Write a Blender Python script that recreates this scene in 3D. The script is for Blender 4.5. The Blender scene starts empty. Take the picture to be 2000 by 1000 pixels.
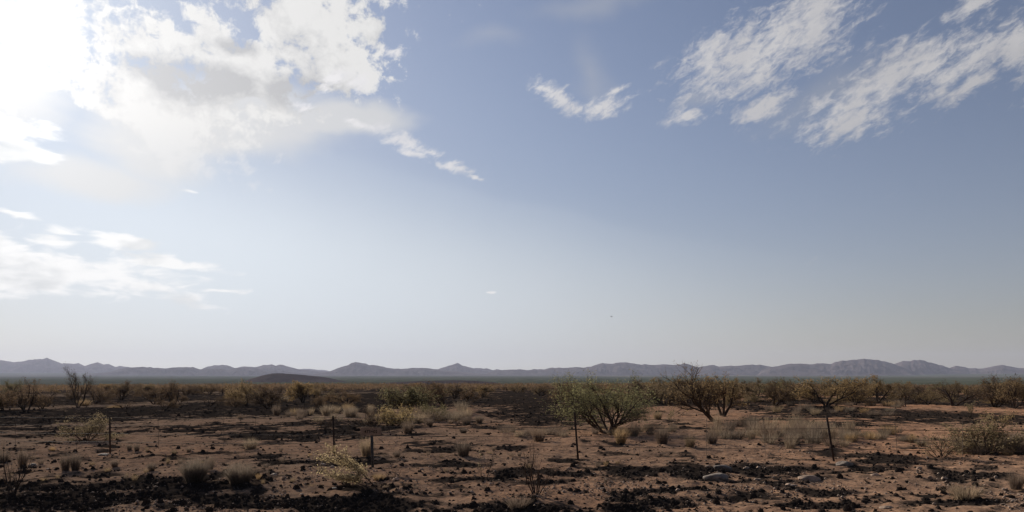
import bpy, math, random
import numpy as np
from mathutils import Vector, Matrix, Quaternion

S = bpy.context.scene
COL = S.collection
F = 1444.0          # focal length in pixels of the 2000 px wide photograph
HX, HY = 1000.0, 730.0
CAM_Z = 2.5
R = math.radians

# ------------------------------------------------------------------ camera
cam_d = bpy.data.cameras.new('camera')
cam = bpy.data.objects.new('camera', cam_d)
COL.objects.link(cam)
cam.location = (0, 0, CAM_Z)
cam.rotation_euler = (R(90), 0, 0)
cam_d.sensor_width = 36.0
cam_d.lens = 36.0 * F / 2000.0
cam_d.shift_y = (HY - 500.0) / 2000.0
cam_d.clip_start = 0.1
cam_d.clip_end = 90000.0
S.camera = cam

# ------------------------------------------------------------------ light
SUN_AZ, SUN_EL = R(-34.5), R(21.5)
SUN_DIR = Vector((math.sin(SUN_AZ) * math.cos(SUN_EL), math.cos(SUN_AZ) * math.cos(SUN_EL), math.sin(SUN_EL)))
sun_d = bpy.data.lights.new('sun', 'SUN')
sun_d.energy = 5.0
sun_d.angle = R(1.6)
sun_d.color = (1.0, 0.93, 0.83)
sun = bpy.data.objects.new('sun', sun_d)
COL.objects.link(sun)
sun.rotation_euler = SUN_DIR.to_track_quat('Z', 'Y').to_euler()

S.view_settings.view_transform = 'Standard'
S.view_settings.look = 'None'
S.view_settings.exposure = 0.7
S.view_settings.gamma = 1.0
S.view_settings.use_curve_mapping = False
S.render.engine = 'CYCLES'
S.cycles.filter_width = 1.4
S.cycles.max_bounces = 6
S.cycles.diffuse_bounces = 3
S.cycles.transmission_bounces = 4
S.cycles.transparent_max_bounces = 8
S.cycles.volume_bounces = 1

# ------------------------------------------------------------------ node maths helper
class E:
    """a socket (or number) that builds maths nodes when used in arithmetic"""
    def __init__(s, nt, sock): s.nt, s.s = nt, sock
    def _m(s, op, *a, clamp=False):
        n = s.nt.nodes.new('ShaderNodeMath'); n.operation = op; n.use_clamp = clamp
        for i, v in enumerate(a):
            if isinstance(v, E): s.nt.links.new(v.s, n.inputs[i])
            else: n.inputs[i].default_value = float(v)
        return E(s.nt, n.outputs[0])
    def __add__(s, o): return s._m('ADD', s, o)
    def __radd__(s, o): return s._m('ADD', o, s)
    def __sub__(s, o): return s._m('SUBTRACT', s, o)
    def __rsub__(s, o): return s._m('SUBTRACT', o, s)
    def __mul__(s, o): return s._m('MULTIPLY', s, o)
    def __rmul__(s, o): return s._m('MULTIPLY', o, s)
    def __truediv__(s, o): return s._m('DIVIDE', s, o)
    def __rtruediv__(s, o): return s._m('DIVIDE', o, s)
    def max(s, o): return s._m('MAXIMUM', s, o)
    def min(s, o): return s._m('MINIMUM', s, o)
    def pow(s, o): return s._m('POWER', s, o)
    def sqrt(s): return s._m('SQRT', s)
    def exp(s): return s._m('EXPONENT', s)
    def clamp(s): return s._m('ADD', s, 0.0, clamp=True)
    def step(s, lo, hi):
        n = s.nt.nodes.new('ShaderNodeMapRange'); n.interpolation_type = 'SMOOTHSTEP'
        s.nt.links.new(s.s, n.inputs[0])
        n.inputs[1].default_value = lo; n.inputs[2].default_value = hi
        n.inputs[3].default_value = 0; n.inputs[4].default_value = 1
        return E(s.nt, n.outputs[0])

def combine(nt, x, y, z):
    n = nt.nodes.new('ShaderNodeCombineXYZ')
    for i, v in enumerate((x, y, z)):
        if isinstance(v, E): nt.links.new(v.s, n.inputs[i])
        else: n.inputs[i].default_value = float(v)
    return n.outputs[0]

def noise(nt, vec, scale, detail=4, rough=0.55, dist=0.0, two_d=False):
    n = nt.nodes.new('ShaderNodeTexNoise')
    if two_d: n.noise_dimensions = '2D'
    nt.links.new(vec, n.inputs['Vector'])
    n.inputs['Scale'].default_value = scale; n.inputs['Detail'].default_value = detail
    n.inputs['Roughness'].default_value = rough; n.inputs['Distortion'].default_value = dist
    return E(nt, n.outputs[0])

def mixc(nt, f, a, b, mode='MIX'):
    n = nt.nodes.new('ShaderNodeMix'); n.data_type = 'RGBA'; n.blend_type = mode
    for k, v in ((0, f), (6, a), (7, b)):
        if isinstance(v, E): nt.links.new(v.s, n.inputs[k])
        elif isinstance(v, (int, float)): n.inputs[k].default_value = v
        elif isinstance(v, tuple): n.inputs[k].default_value = (*v, 1.0)
        else: nt.links.new(v, n.inputs[k])
    return n.outputs[2]

# ------------------------------------------------------------------ sky
world = bpy.data.worlds.new('World'); S.world = world
world.use_nodes = True
world.cycles.sampling_method = 'MANUAL'
world.cycles.sample_map_resolution = 512
nt = world.node_tree
nt.nodes.clear()
w_out = nt.nodes.new('ShaderNodeOutputWorld')
w_bg = nt.nodes.new('ShaderNodeBackground')
SKY_STRENGTH = 0.1                # the unit the sky colours below are written in
SKY_BG = SKY_STRENGTH / 2 ** 0.7  # what it is shown at under the exposure above
w_bg.inputs['Strength'].default_value = SKY_BG
nt.links.new(w_bg.outputs[0], w_out.inputs[0])
sky = nt.nodes.new('ShaderNodeTexSky')
sky.sky_type = 'NISHITA'
sky.sun_disc = False
sky.sun_elevation = SUN_EL
sky.sun_rotation = SUN_AZ
sky.altitude = 1100
sky.air_density = 1.0
sky.dust_density = 0.7
sky.ozone_density = 1.5
tc = nt.nodes.new('ShaderNodeTexCoord')
sep = nt.nodes.new('ShaderNodeSeparateXYZ')
nt.links.new(tc.outputs['Generated'], sep.inputs[0])
dx, dy, dz = (E(nt, sep.outputs[i]) for i in range(3))
AZ = dx._m('ARCTAN2', dx, dy)
EL = dz._m('ARCSINE', dz)
cosang = dx * SUN_DIR.x + dy * SUN_DIR.y + dz * SUN_DIR.z
ANG = cosang._m('ARCCOSINE', cosang.min(1.0).max(-1.0))

def px_dir(px, py):
    az = math.atan((px - HX) / F)
    return az, math.atan((HY - py) / F * math.cos(az)), math.cos(az)

def ell_d(vec, px, py, hw, hh, rot=0.0):
    """distance of a sky direction from an ellipse's centre, 1 on its rim"""
    az, el, c = px_dir(px, py)
    m = nt.nodes.new('ShaderNodeMapping'); m.vector_type = 'TEXTURE'
    m.inputs['Location'].default_value = (az, el, 0)
    m.inputs['Rotation'].default_value = (0, 0, R(rot))
    m.inputs['Scale'].default_value = (hw / F * c * c, hh / F * c, 1)
    nt.links.new(vec, m.inputs[0])
    ln = nt.nodes.new('ShaderNodeVectorMath'); ln.operation = 'LENGTH'
    nt.links.new(m.outputs[0], ln.inputs[0])
    return E(nt, ln.outputs['Value'])

def union(els, U, V):
    """1 in the middle of the ellipses, 0 on their rims, negative outside"""
    vec = combine(nt, U, V, 0.0)
    m = None
    for e in els:
        d = ell_d(vec, *e[:5])
        if len(e) > 5: d = d + (1.0 - e[5]) * 0.6
        m = d if m is None else m.min(d)
    return (1.0 - m).max(-1.0)

# wobble the sky coordinates so that no outline is an ellipse
def noise2(u, v, scale, detail, rough=.55, dist=0.0, off=0.0):
    return noise(nt, combine(nt, u + off, v + off * .7, 0.0), scale, detail, rough, dist, True)
wob1 = noise2(AZ, EL, 9.0, 3)
wob2 = noise2(AZ, EL, 9.0, 3, off=7.3)
U1, V1 = AZ + (wob1 - 0.5) * 0.055, EL + (wob2 - 0.5) * 0.04

# A: the big sunlit cumulus at the upper left
A = union([(330, 60, 330, 120, 0), (560, 60, 260, 130, 8), (640, 110, 130, 90, 15), (470, 150, 210, 110, 0),
           (300, 200, 250, 110, -15), (60, 90, 190, 135, 0), (690, 160, 55, 24, 15, .9), (640, 165, 22, 16, 0, .85),
           (600, 205, 26, 12, 10, .8), (720, 60, 60, 50, 0)], U1, V1)
nA = noise2(AZ, EL * 1.25, 13.0, 8, 0.62, 0.25, 1.7)
nA2 = noise2(AZ, EL * 1.2, 46.0, 5, 0.65, 0.2, 4.4)
holeA = union([(300, 6, 130, 58, 10), (345, 45, 70, 36, 40), (475, 45, 46, 66, 50), (760, 60, 30, 40, 0), (120, 225, 95, 34, -22), (190, 265, 50, 40, -50), (480, 205, 60, 16, 5), (640, 190, 40, 18, 20)], U1, V1)
dA = (A * 1.1 + (nA - 0.5) * 1.9 + (nA2 - 0.5) * 2.3 - holeA.max(0.0) * 1.15).step(-0.02, 0.62) * (EL.step(px_dir(330, 335)[1], px_dir(330, 215)[1]) * 0.65 + 0.35)
greyA = union([(460, 90, 50, 24, -5), (600, 180, 120, 46, 8), (420, 175, 150, 50, 0), (330, 150, 100, 40, -20)], U1, V1).max(0.0)
# B: the rippled altocumulus at the right
rB = R(24)
bu = AZ * math.cos(rB) + EL * math.sin(rB)
bv = EL * math.cos(rB) - AZ * math.sin(rB)
nB = noise2(bu * 0.42, bv, 95.0, 6, 0.6, 0.35, 2.2)
nB2 = noise2(bu * 0.8, bv, 17.0, 4, 0.55, 0.0, 6.1)
B = union([(700, 155, 36, 17, 18), (640, 168, 15, 13, 0), (600, 204, 18, 8, 8), (655, 150, 30, 14, 30), (1500, 85, 165, 62, 20), (1590, 40, 90, 75, 22), (1490, 130, 40, 34, 40), (1395, 100, 60, 32, 18),
           (1490, 205, 60, 20, 20), (1345, 228, 48, 15, 12), (1660, 230, 112, 38, 15), (1770, 135, 150, 45, 22),
           (1900, 110, 150, 42, 24), (1990, 75, 90, 45, 20), (1690, 180, 170, 24, 14, .8), (1880, 18, 55, 20, 18),
           (1090, 196, 60, 16, -22), (1180, 205, 52, 22, 12), (1060, 180, 26, 8, -15), (1200, 175, 26, 8, 12), (1900, 165, 50, 20, 24),
           (2150, 60, 160, 70, 22), (2400, 140, 200, 50, 15),
           (790, 275, 62, 17, -20, .9), (700, 246, 30, 8, -15, .85), (885, 325, 46, 9, -8, .95), (845, 298, 26, 7, 0, .7), (935, 345, 24, 5, -8, .7),
           (770, 100, 40, 9, 0, .6), (800, 297, 30, 8, -10)],
          AZ + (wob1 - 0.5) * 0.035, EL + (wob2 - 0.5) * 0.025)
nB3 = noise2(bu * 0.5, bv, 210.0, 4, 0.65, 0.5, 9.4)
dB = (B * 1.0 + (nB - 0.5) * 2.4 + (nB2 - 0.5) * 1.1 + (nB3 - 0.5) * 1.1).step(-0.34, 1.05) * 0.96
# C: the flat streaky bank low at the left
nC = noise2(AZ * 0.28, EL, 60.0, 6, 0.6, 0.3, 3.1)
nC2 = noise2(AZ * 0.45, EL, 24.0, 4, 0.5, 0.0, 8.8)
C = union([(30, 262, 105, 40, -8), (60, 300, 60, 14, -20, .9), (110, 520, 330, 40, -6), (90, 462, 70, 26, 0), (220, 470, 70, 15, 0), (270, 560, 120, 20, -8), (20, 540, 180, 34, 0),
           (330, 520, 120, 10, -3), (40, 420, 46, 8, -8, .8), (440, 565, 60, 6, 0, .6), (-180, 500, 200, 50, 0),
           (960, 570, 16, 3, 0, .2), (700, 590, 34, 5, 0, .5), (380, 375, 60, 7, -6, .5)], AZ + (wob1 - 0.5) * 0.05, EL + (wob2 - 0.5) * 0.018)
dC = (C * 0.95 + (nC - 0.5) * 2.4 + (nC2 - 0.5) * 1.3).step(-0.2, 0.5) * 0.9
# thin veils
veil_n = noise2(AZ * 0.7, EL * 1.6, 7.0, 5, 0.5, 0.4, 5.0)
vA = union([(430, 235, 340, 90, 4), (300, 268, 190, 95, -14), (660, 230, 200, 42, 5), (180, 350, 260, 60, 0, .7), (40, 190, 200, 80, 0)], U1, V1)
dV = (vA * 1.2 + (veil_n - 0.5) * 1.0).step(0.0, 0.75) * 0.8
vB = union([(960, 75, 110, 34, 4), (1150, 130, 60, 110, 20, .8), (1150, 10, 220, 30, 5), (1620, 190, 240, 60, 15), (1380, 190, 60, 26, 15)], U1, V1)
dV2 = (vB + (veil_n - 0.5) * 1.2).step(0.0, 1.2) * 0.34
glow = (ANG * (-1.0 / 0.07)).exp()
glow2 = (ANG * (-1.0 / 0.55)).exp()
sky_scale = SKY_STRENGTH
def cloudcol(lo, k, warm=(1.0, 0.99, 0.975)):
    b = (glow2 * k + lo) / sky_scale
    return combine(nt, b * warm[0], b * warm[1], b * warm[2])
# the clear sky: Nishita, greyed a little and with dust low down
sk = sky.outputs[0]
hsv = nt.nodes.new('ShaderNodeHueSaturation'); nt.links.new(sk, hsv.inputs['Color'])
hsv.inputs['Saturation'].default_value = SKY_SAT = 0.8
hsv.inputs['Value'].default_value = SKY_VAL = 1.0
# dusty air: the sunward brightness saturates instead of running away
sc_ = nt.nodes.new('ShaderNodeSeparateColor'); nt.links.new(hsv.outputs[0], sc_.inputs[0])
dim = (ANG * (-1.0 / 0.5)).exp() * 0.80 + 0.52
def soft(ch, lim, k):
    c = E(nt, sc_.outputs[ch]) * dim * (SKY_STRENGTH * k)
    q = c / lim
    return c / (q * q + 1.0).sqrt() / SKY_STRENGTH
base = combine(nt, soft(0, 0.58, 1.30), soft(1, 0.68, 1.29), soft(2, 0.84, 1.44))
low = (EL.max(0.0) * (-1.0 / 0.085)).exp()
hb = (ANG * (-1.0 / 0.8)).exp() * 1.0 + 0.08
hazec = combine(nt, hb * (1.36 / sky_scale), hb * (1.20 / sky_scale), hb * (0.80 / sky_scale))
col = mixc(nt, low * 0.85, base, hazec)
# the pale sunward dust shaft under the big cloud: its upper edge slants down to the right
a0, e0, _ = px_dir(640, 300); a1, e1, _ = px_dir(1300, 455)
sl = (e1 - e0) / (a1 - a0)
edge = (EL - e0 - (AZ - a0) * sl + (wob1 - 0.5) * 0.02) * -1.0
shaft = (edge.step(-0.05, 0.17) + edge.step(-0.010, 0.008) * 0.16) * union([(720, 540, 1150, 400, 0)], AZ, EL).max(0.0).step(0.0, 0.9) * 0.66
col = mixc(nt, shaft, col, cloudcol(0.52, 0.70, (0.91, 0.985, 1.05)))
nt.links.new(col, w_bg.inputs['Color'])
top = w_bg.outputs[0]
def layer(top, fac, color):
    b = nt.nodes.new('ShaderNodeBackground'); b.inputs['Strength'].default_value = SKY_BG
    nt.links.new(color, b.inputs['Color'])
    m = nt.nodes.new('ShaderNodeMixShader')
    nt.links.new(fac.s, m.inputs[0]); nt.links.new(top, m.inputs[1]); nt.links.new(b.outputs[0], m.inputs[2])
    return m.outputs[0]
top = layer(top, dV, cloudcol(0.50, 0.46))
top = layer(top, dV2, cloudcol(0.28, 0.75, (0.96, 0.97, 1.0)))
texA = nA2.step(0.3, 0.75)
litA = cloudcol(0.62, 0.40)
dkA = cloudcol(0.32, 0.42, (0.98, 0.98, 1.0))
colA = mixc(nt, (greyA * 1.6 + (0.55 - texA) * 0.4 + (0.5 - nA) * 2.0 + 0.10).clamp(), litA, dkA)
top = layer(top, dA * 0.97, colA)
colB = mixc(nt, nB2.step(0.35, 0.65) * 0.5, cloudcol(0.42, 0.85, (1.0, 0.985, 1.0)), cloudcol(0.31, 0.8, (0.98, 0.98, 1.03)))
top = layer(top, dB, colB)
greyC = (nC2.step(0.50, 0.68) * 0.75 + (0.5 - nC) * 1.5).clamp()
colC = mixc(nt, greyC, cloudcol(0.78, 0.46), cloudcol(0.52, 0.42, (0.97, 0.99, 1.0)))
top = layer(top, dC, colC)
gb = nt.nodes.new('ShaderNodeBackground')
gb.inputs['Color'].default_value = (1.0, 0.98, 0.94, 1)
nt.links.new((glow * (0.6 * SKY_BG / SKY_STRENGTH)).s, gb.inputs['Strength'])
ad = nt.nodes.new('ShaderNodeAddShader')
nt.links.new(top, ad.inputs[0]); nt.links.new(gb.outputs[0], ad.inputs[1])
nt.links.new(ad.outputs[0], w_out.inputs[0])

# ------------------------------------------------------------------ numpy noise
def _hash(ix, iy, seed):
    h = (ix.astype(np.int64) * 374761393 + iy.astype(np.int64) * 668265263 + seed * 1442695041) & 0xFFFFFFFF
    h = ((h ^ (h >> 13)) * 1274126177) & 0xFFFFFFFF
    h = h ^ (h >> 16)
    return (h & 0xFFFFFF) / float(0xFFFFFF)

def vnoise(x, y, seed=0):
    x0, y0 = np.floor(x), np.floor(y)
    fx, fy = x - x0, y - y0
    fx, fy = fx * fx * fx * (fx * (fx * 6 - 15) + 10), fy * fy * fy * (fy * (fy * 6 - 15) + 10)
    a, b = _hash(x0, y0, seed), _hash(x0 + 1, y0, seed)
    c, d = _hash(x0, y0 + 1, seed), _hash(x0 + 1, y0 + 1, seed)
    return (a + (b - a) * fx) * (1 - fy) + (c + (d - c) * fx) * fy

def fbm(x, y, octaves=4, seed=0, gain=0.5):
    t, a, n = 0.0, 1.0, 0.0
    for k in range(octaves):
        t = t + a * vnoise(x * 2 ** k + 17.3 * k, y * 2 ** k - 9.1 * k, seed + k); n += a; a *= gain
    return t / n

def smooth(a, lo, hi):
    t = np.clip((a - lo) / (hi - lo), 0, 1)
    return t * t * (3 - 2 * t)

# ------------------------------------------------------------------ terrain shape
def ground_z0(x, y):
    x = np.asarray(x, float); y = np.asarray(y, float)
    r = np.hypot(x, y)
    z = 0.22 * np.tanh(x / 20.0) * np.exp(-(r / 150.0) ** 2)
    z = z - 0.0125 * np.clip(r - 40, 0, 360)
    z = z - 22.0 * smooth(r, 380, 1300)
    z = z + (fbm(x / 9, y / 9, 3, 11) - .5) * 0.34 * smooth(r, 2, 12)
    z = z + (fbm(x / 700, y / 700, 3, 5) - .5) * 7.0 * smooth(r, 700, 2000)
    z = z + 50.0 * smooth(r, 9500, 17000) 
    return z

def at(px, py):
    """ground point seen at a pixel of the photograph"""
    k = (px - HX) / F
    lo, hi = 6.0, 390.0
    for _ in range(44):
        m = 0.5 * (lo + hi)
        p = HY + F * (CAM_Z - float(ground_z0(k * m, m))) / m
        if p > py: lo = m
        else: hi = m
    y = 0.5 * (lo + hi)
    return k * y, y

# low red dirt mounds
MOUNDS = []
for px, py, hw, h in ((912, 812, 46, .55), (1130, 862, 60, .16), (690 / 1, 812, 30, .2), (225, 803, 22, .28)):
    mx, my = at(px, py); MOUNDS.append((mx, my, hw * my / F, h))

def ground_z(x, y):
    z = ground_z0(x, y)
    for mx, my, w, h in MOUNDS:
        z = z + h * np.exp(-(((x - mx) / w) ** 2 + ((y - my) / (w * 1.3)) ** 2))
    return z

def detail_z(x, y):
    r = np.hypot(x, y)
    k = 1 - smooth(r, 60, 160)
    return k * ((fbm(x / 1.1, y / 1.1, 3, 21) - .5) * 0.11 + (fbm(x / .34, y / .34, 4, 31, .62) - .5) * 0.12)

# burnt patches: (px, py, half width px, half height px, strength) turned into ellipses on the ground
CHAR_PX = [(140, 960, 350, 31, 1), (420, 968, 160, 16, 1), (620, 984, 210, 24, 1), (880, 982, 130, 14, .7), (1070, 925, 150, 16, .55), (1060, 985, 190, 20, .75),
           (1230, 918, 150, 10, .75), (1400, 928, 120, 20, .8), (1590, 912, 190, 12, .75), (1555, 985, 130, 16, .85), (1720, 906, 160, 11, .7),
           (1330, 968, 130, 9, .7), (1850, 906, 100, 8, .6), (1740, 966, 120, 8, .6), (1960, 935, 90, 12, .6), (1890, 985, 150, 9, .5), (1500, 950, 120, 7, .5),
           (330, 804, 460, 13, 1), (90, 822, 200, 12, .95), (60, 785, 330, 14, .75), (300, 834, 90, 4, .8), (420, 840, 110, 5, .8), (400, 851, 120, 5, .8),
           (570, 851, 130, 12, .95), (640, 826, 180, 5, .85), (560, 790, 260, 10, 1), (1060, 808, 100, 20, 1), (1060, 772, 90, 9, .9),
           (1000, 783, 150, 6, .8), (1790, 812, 220, 16, 1), (1900, 788, 200, 11, .8), (1730, 770, 200, 6, .8), (1180, 778, 100, 6, .7),
           (700, 838, 90, 10, .8), (780, 848, 60, 5, .6), (600, 905, 120, 9, .6), (540, 893, 60, 7, .6), (820, 912, 70, 8, .6), (870, 880, 70, 9, .65),
           (250, 893, 70, 5, .5), (980, 833, 80, 5, .5), (840, 833, 60, 4, .5), (480, 868, 60, 5, .4), (1180, 890, 90, 6, .3),
           (1300, 783, 120, 8, .7), (1480, 795, 120, 5, .6), (730, 760, 800, 5, .5), (700, 775, 240, 7, .9), (60, 850, 120, 5, .5), (100, 838, 120, 5, .5),
           (1640, 828, 90, 5, .6), (1640, 803, 80, 4, .5), (1340, 905, 70, 5, .4), (740, 952, 60, 8, .5), (960, 940, 90, 12, .45)]
CHAR = []
for px, py, hw, hh, s in CHAR_PX:
    cx, cy = at(px, py)
    y0, y1 = at(px, py + hh)[1], at(px, max(py - hh, 757))[1]
    CHAR.append((cx, 0.5 * (y0 + y1), hw * cy / F, 0.5 * abs(y1 - y0), s))

def char_at(x, y):
    x = np.asarray(x, float); y = np.asarray(y, float)
    wx = x + (fbm(x / 2.6, y / 2.6, 3, 41) - .5) * 3.4
    wy = y + (fbm(x / 2.2 + 9, y / 2.2, 3, 42) - .5) * 3.4
    m = np.zeros_like(x)
    for cx, cy, a, b, s in CHAR:
        d = ((wx - cx) / a) ** 2 + ((wy - cy) / b) ** 2
        m = np.maximum(m, s * (1 - smooth(np.sqrt(d), .45, 1.45)))
    r = np.hypot(x, y)
    # further out the burn runs in broken strips
    strip = fbm(x / 26, y / 9, 3, 44)
    m = np.maximum(m, smooth(strip, .46, .58) * smooth(r, 52, 75) * (1 - smooth(r, 330, 420)) * .9)
    loose = fbm(x / 1.6, y / 1.6, 3, 47)
    m = np.maximum(m, smooth(loose, .58, .74) * .45 * (1 - smooth(r, 50, 80)))
    patch = fbm(x / .75, y / .75, 3, 46)
    return np.clip(m * (0.35 + 1.3 * smooth(patch, .3, .62)), 0, 1)

def new_mesh(name, v, f, smooth_shade=False):
    """v: (n,3) array, f: (m,k) int array with k = 3 or 4"""
    me = bpy.data.meshes.new(name)
    v = np.ascontiguousarray(v, dtype=np.float32); f = np.ascontiguousarray(f, dtype=np.int32)
    k = f.shape[1]
    me.vertices.add(len(v)); me.vertices.foreach_set('co', v.ravel())
    me.loops.add(f.size); me.loops.foreach_set('vertex_index', f.ravel())
    me.polygons.add(len(f))
    me.polygons.foreach_set('loop_start', np.arange(0, f.size, k, dtype=np.int32))
    me.polygons.foreach_set('loop_total', np.full(len(f), k, dtype=np.int32))
    if smooth_shade: me.polygons.foreach_set('use_smooth', np.ones(len(f), dtype=bool))
    me.update(calc_edges=True); me.validate()
    return me

def link(name, me, parent=None, mat=None):
    o = bpy.data.objects.new(name, me)
    COL.objects.link(o)
    if parent is not None: o.parent = parent
    if mat is not None and me is not None and not me.materials: me.materials.append(mat)
    return o

def tag(o, label=None, cat=None, group=None, kind=None):
    if label: o['label'] = label
    if cat: o['category'] = cat
    if group: o['group'] = group
    if kind: o['kind'] = kind
    return o

def empty(name, loc, rz=0.0, sc=1.0):
    o = bpy.data.objects.new(name, None); COL.objects.link(o)
    o.empty_display_size = 0.2
    o.location = loc; o.rotation_euler = (0, 0, rz); o.scale = (sc,) * 3 if isinstance(sc, (int, float)) else sc
    return o

def grid_faces(nr, nc, wrap=False):
    r = np.arange(nr - 1)[:, None]; c = np.arange(nc if wrap else nc - 1)[None, :]
    c2 = (c + 1) % nc
    return np.stack([r * nc + c, r * nc + c2, (r + 1) * nc + c2, (r + 1) * nc + c], -1).reshape(-1, 4)

# ------------------------------------------------------------------ materials
def mat_new(name):
    m = bpy.data.materials.new(name); m.use_nodes = True
    n = m.node_tree; n.nodes.clear()
    out = n.nodes.new('ShaderNodeOutputMaterial')
    return m, n, out

def principled(n, out, color, rough=0.9, spec=0.15, normal=None):
    if spec < .1:                     # dry matt surfaces: no sheen at grazing angles
        p = n.nodes.new('ShaderNodeBsdfDiffuse'); p.inputs['Roughness'].default_value = .6
        if isinstance(color, tuple): p.inputs['Color'].default_value = (*color, 1)
        else: n.links.new(color, p.inputs['Color'])
        if normal is not None: n.links.new(normal, p.inputs['Normal'])
        n.links.new(p.outputs[0], out.inputs[0])
        return p
    p = n.nodes.new('ShaderNodeBsdfPrincipled')
    if isinstance(color, tuple): p.inputs['Base Color'].default_value = (*color, 1)
    else: n.links.new(color, p.inputs['Base Color'])
    if isinstance(rough, E): n.links.new(rough.s, p.inputs['Roughness'])
    else: p.inputs['Roughness'].default_value = rough
    p.inputs['Specular IOR Level'].default_value = spec
    if normal is not None: n.links.new(normal, p.inputs['Normal'])
    n.links.new(p.outputs[0], out.inputs[0])
    return p

def bump(n, h, strength, dist):
    b = n.nodes.new('ShaderNodeBump')
    b.inputs['Strength'].default_value = strength; b.inputs['Distance'].default_value = dist
    n.links.new(h.s, b.inputs['Height'])
    return b.outputs[0]

def soil_material():
    m, n, out = mat_new('desert_soil')
    g = n.nodes.new('ShaderNodeNewGeometry')
    pos = g.outputs['Position']
    sp = n.nodes.new('ShaderNodeSeparateXYZ'); n.links.new(pos, sp.inputs[0])
    X, Y, Z = (E(n, sp.outputs[i]) for i in range(3))
    dist = (X * X + Y * Y).sqrt()
    at_ = n.nodes.new('ShaderNodeAttribute'); at_.attribute_name = 'char'
    ch = E(n, at_.outputs['Fac'])
    big = noise(n, pos, 0.10, 3, .5); mid = noise(n, pos, 0.8, 5, .6); fine = noise(n, pos, 9.0, 5, .7); grit = noise(n, pos, 38.0, 3, .7)
    red = (big * 1.6 - 0.34 + (X * 0.016)).clamp()
    soil = mixc(n, red, (0.345, 0.238, 0.158), (0.53, 0.272, 0.148))
    soil = mixc(n, mid.step(.35, .72) * .5, soil, (0.22, 0.132, 0.088))
    soil = mixc(n, fine.step(.42, .66) * .45, soil, (0.15, 0.097, 0.068))
    litter = noise(n, pos, 3.1, 6, .72)
    soil = mixc(n, litter.step(.46, .64) * .62, soil, (0.105, 0.075, 0.056))
    crust = noise(n, pos, 1.7, 6, .7)
    soil = mixc(n, crust.step(.54, .68) * .40, soil, (0.47, 0.315, 0.215))
    soil = mixc(n, grit.step(.56, .68) * .5, soil, (0.46, 0.35, 0.27))
    vor = n.nodes.new('ShaderNodeTexVoronoi'); vor.inputs['Scale'].default_value = 13.0
    n.links.new(pos, vor.inputs['Vector'])
    vd = E(n, vor.outputs['Distance']); vc = n.nodes.new('ShaderNodeSeparateColor'); n.links.new(vor.outputs['Color'], vc.inputs[0])
    peb = (1.0 - vd.step(.10, .22)) * E(n, vc.outputs[0]).step(.72, .78)
    soil = mixc(n, peb * .75, soil, (0.45, 0.35, 0.28))
    scorch = (ch * 2.4 + (litter - .5) * 1.6 + (fine - .5) * .8).step(.15, 1.0)
    soil = mixc(n, scorch * .62, soil, (0.115, 0.080, 0.060))
    burn = (ch * (dist.step(28, 55) * .7 + 1.7) + (fine - .5) * 1.5 + (litter - .5) * (dist.step(22, 45) * 1.6 + 1.3) - 0.04).step(.22, 1.05)
    soil = mixc(n, burn * .94, soil, mixc(n, fine.step(.4, .7), (0.020, 0.017, 0.015), (0.050, 0.038, 0.031)))
    # far valley: dark creosote and mesquite cover broken by pale flats
    fv = n.nodes.new('ShaderNodeMapping'); fv.inputs['Scale'].default_value = (1 / 900, 1 / 2600, 0)
    n.links.new(pos, fv.inputs[0])
    f1 = noise(n, fv.outputs[0], 1.0, 6, .6)
    fv2 = n.nodes.new('ShaderNodeMapping'); fv2.inputs['Scale'].default_value = (1 / 60, 1 / 260, 0)
    n.links.new(pos, fv2.inputs[0])
    f2 = noise(n, fv2.outputs[0], 1.0, 5, .7)
    green = mixc(n, f2.step(.35, .7), (0.044, 0.053, 0.026), (0.095, 0.100, 0.052))
    pale = mixc(n, f2.step(.35, .7), (0.10, 0.085, 0.055), (0.24, 0.19, 0.125))
    far = mixc(n, (f1.step(.50, .62) * dist.step(5000, 9000) * X.step(-2500, 2500)), green, pale)
    far = mixc(n, (f1.step(.58, .66) * (1.0 - dist.step(1500, 4000)) * .5), far, (0.10, 0.062, 0.05))
    scrub = mixc(n, f2.step(.3, .7), (0.075, 0.055, 0.036), (0.13, 0.092, 0.058))
    colr = mixc(n, dist.step(260, 420), soil, scrub)
    colr = mixc(n, dist.step(450, 900), colr, far)
    h = fine * .6 + grit * .35 + peb * .5
    near = 1.0 - dist.step(60, 200)
    principled(n, out, colr, 0.95, 0.08, bump(n, h * near, 1.0, 0.05))
    return m
SOIL = soil_material()

# ------------------------------------------------------------------ ground sheet
def build_ground():
    front = np.arange(-43, 43.01, .145)
    back = np.arange(47, 317 - 3, 4.5)
    ang = np.radians(np.concatenate([front, back]))
    rr = np.concatenate([[0.05, 3, 6, 9, 11], np.geomspace(12, 110, 380), np.geomspace(112, 420, 120), np.geomspace(430, 22000, 90)])
    A_, R_ = np.meshgrid(ang, rr)
    x, y = np.sin(A_) * R_, np.cos(A_) * R_
    z = ground_z(x, y) + detail_z(x, y)
    ch = char_at(x, y)
    z = z - 0.02 * ch * (np.hypot(x, y) < 120)
    me = new_mesh('ground', np.stack([x, y, z], -1).reshape(-1, 3), grid_faces(len(rr), len(ang), True)[:, ::-1], True)
    a = me.attributes.new('char', 'FLOAT', 'POINT')
    a.data.foreach_set('value', ch.ravel().astype(np.float32))
    o = link('ground', me, None, SOIL)
    tag(o, kind='structure')
    return o
GROUND = build_ground()

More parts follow.
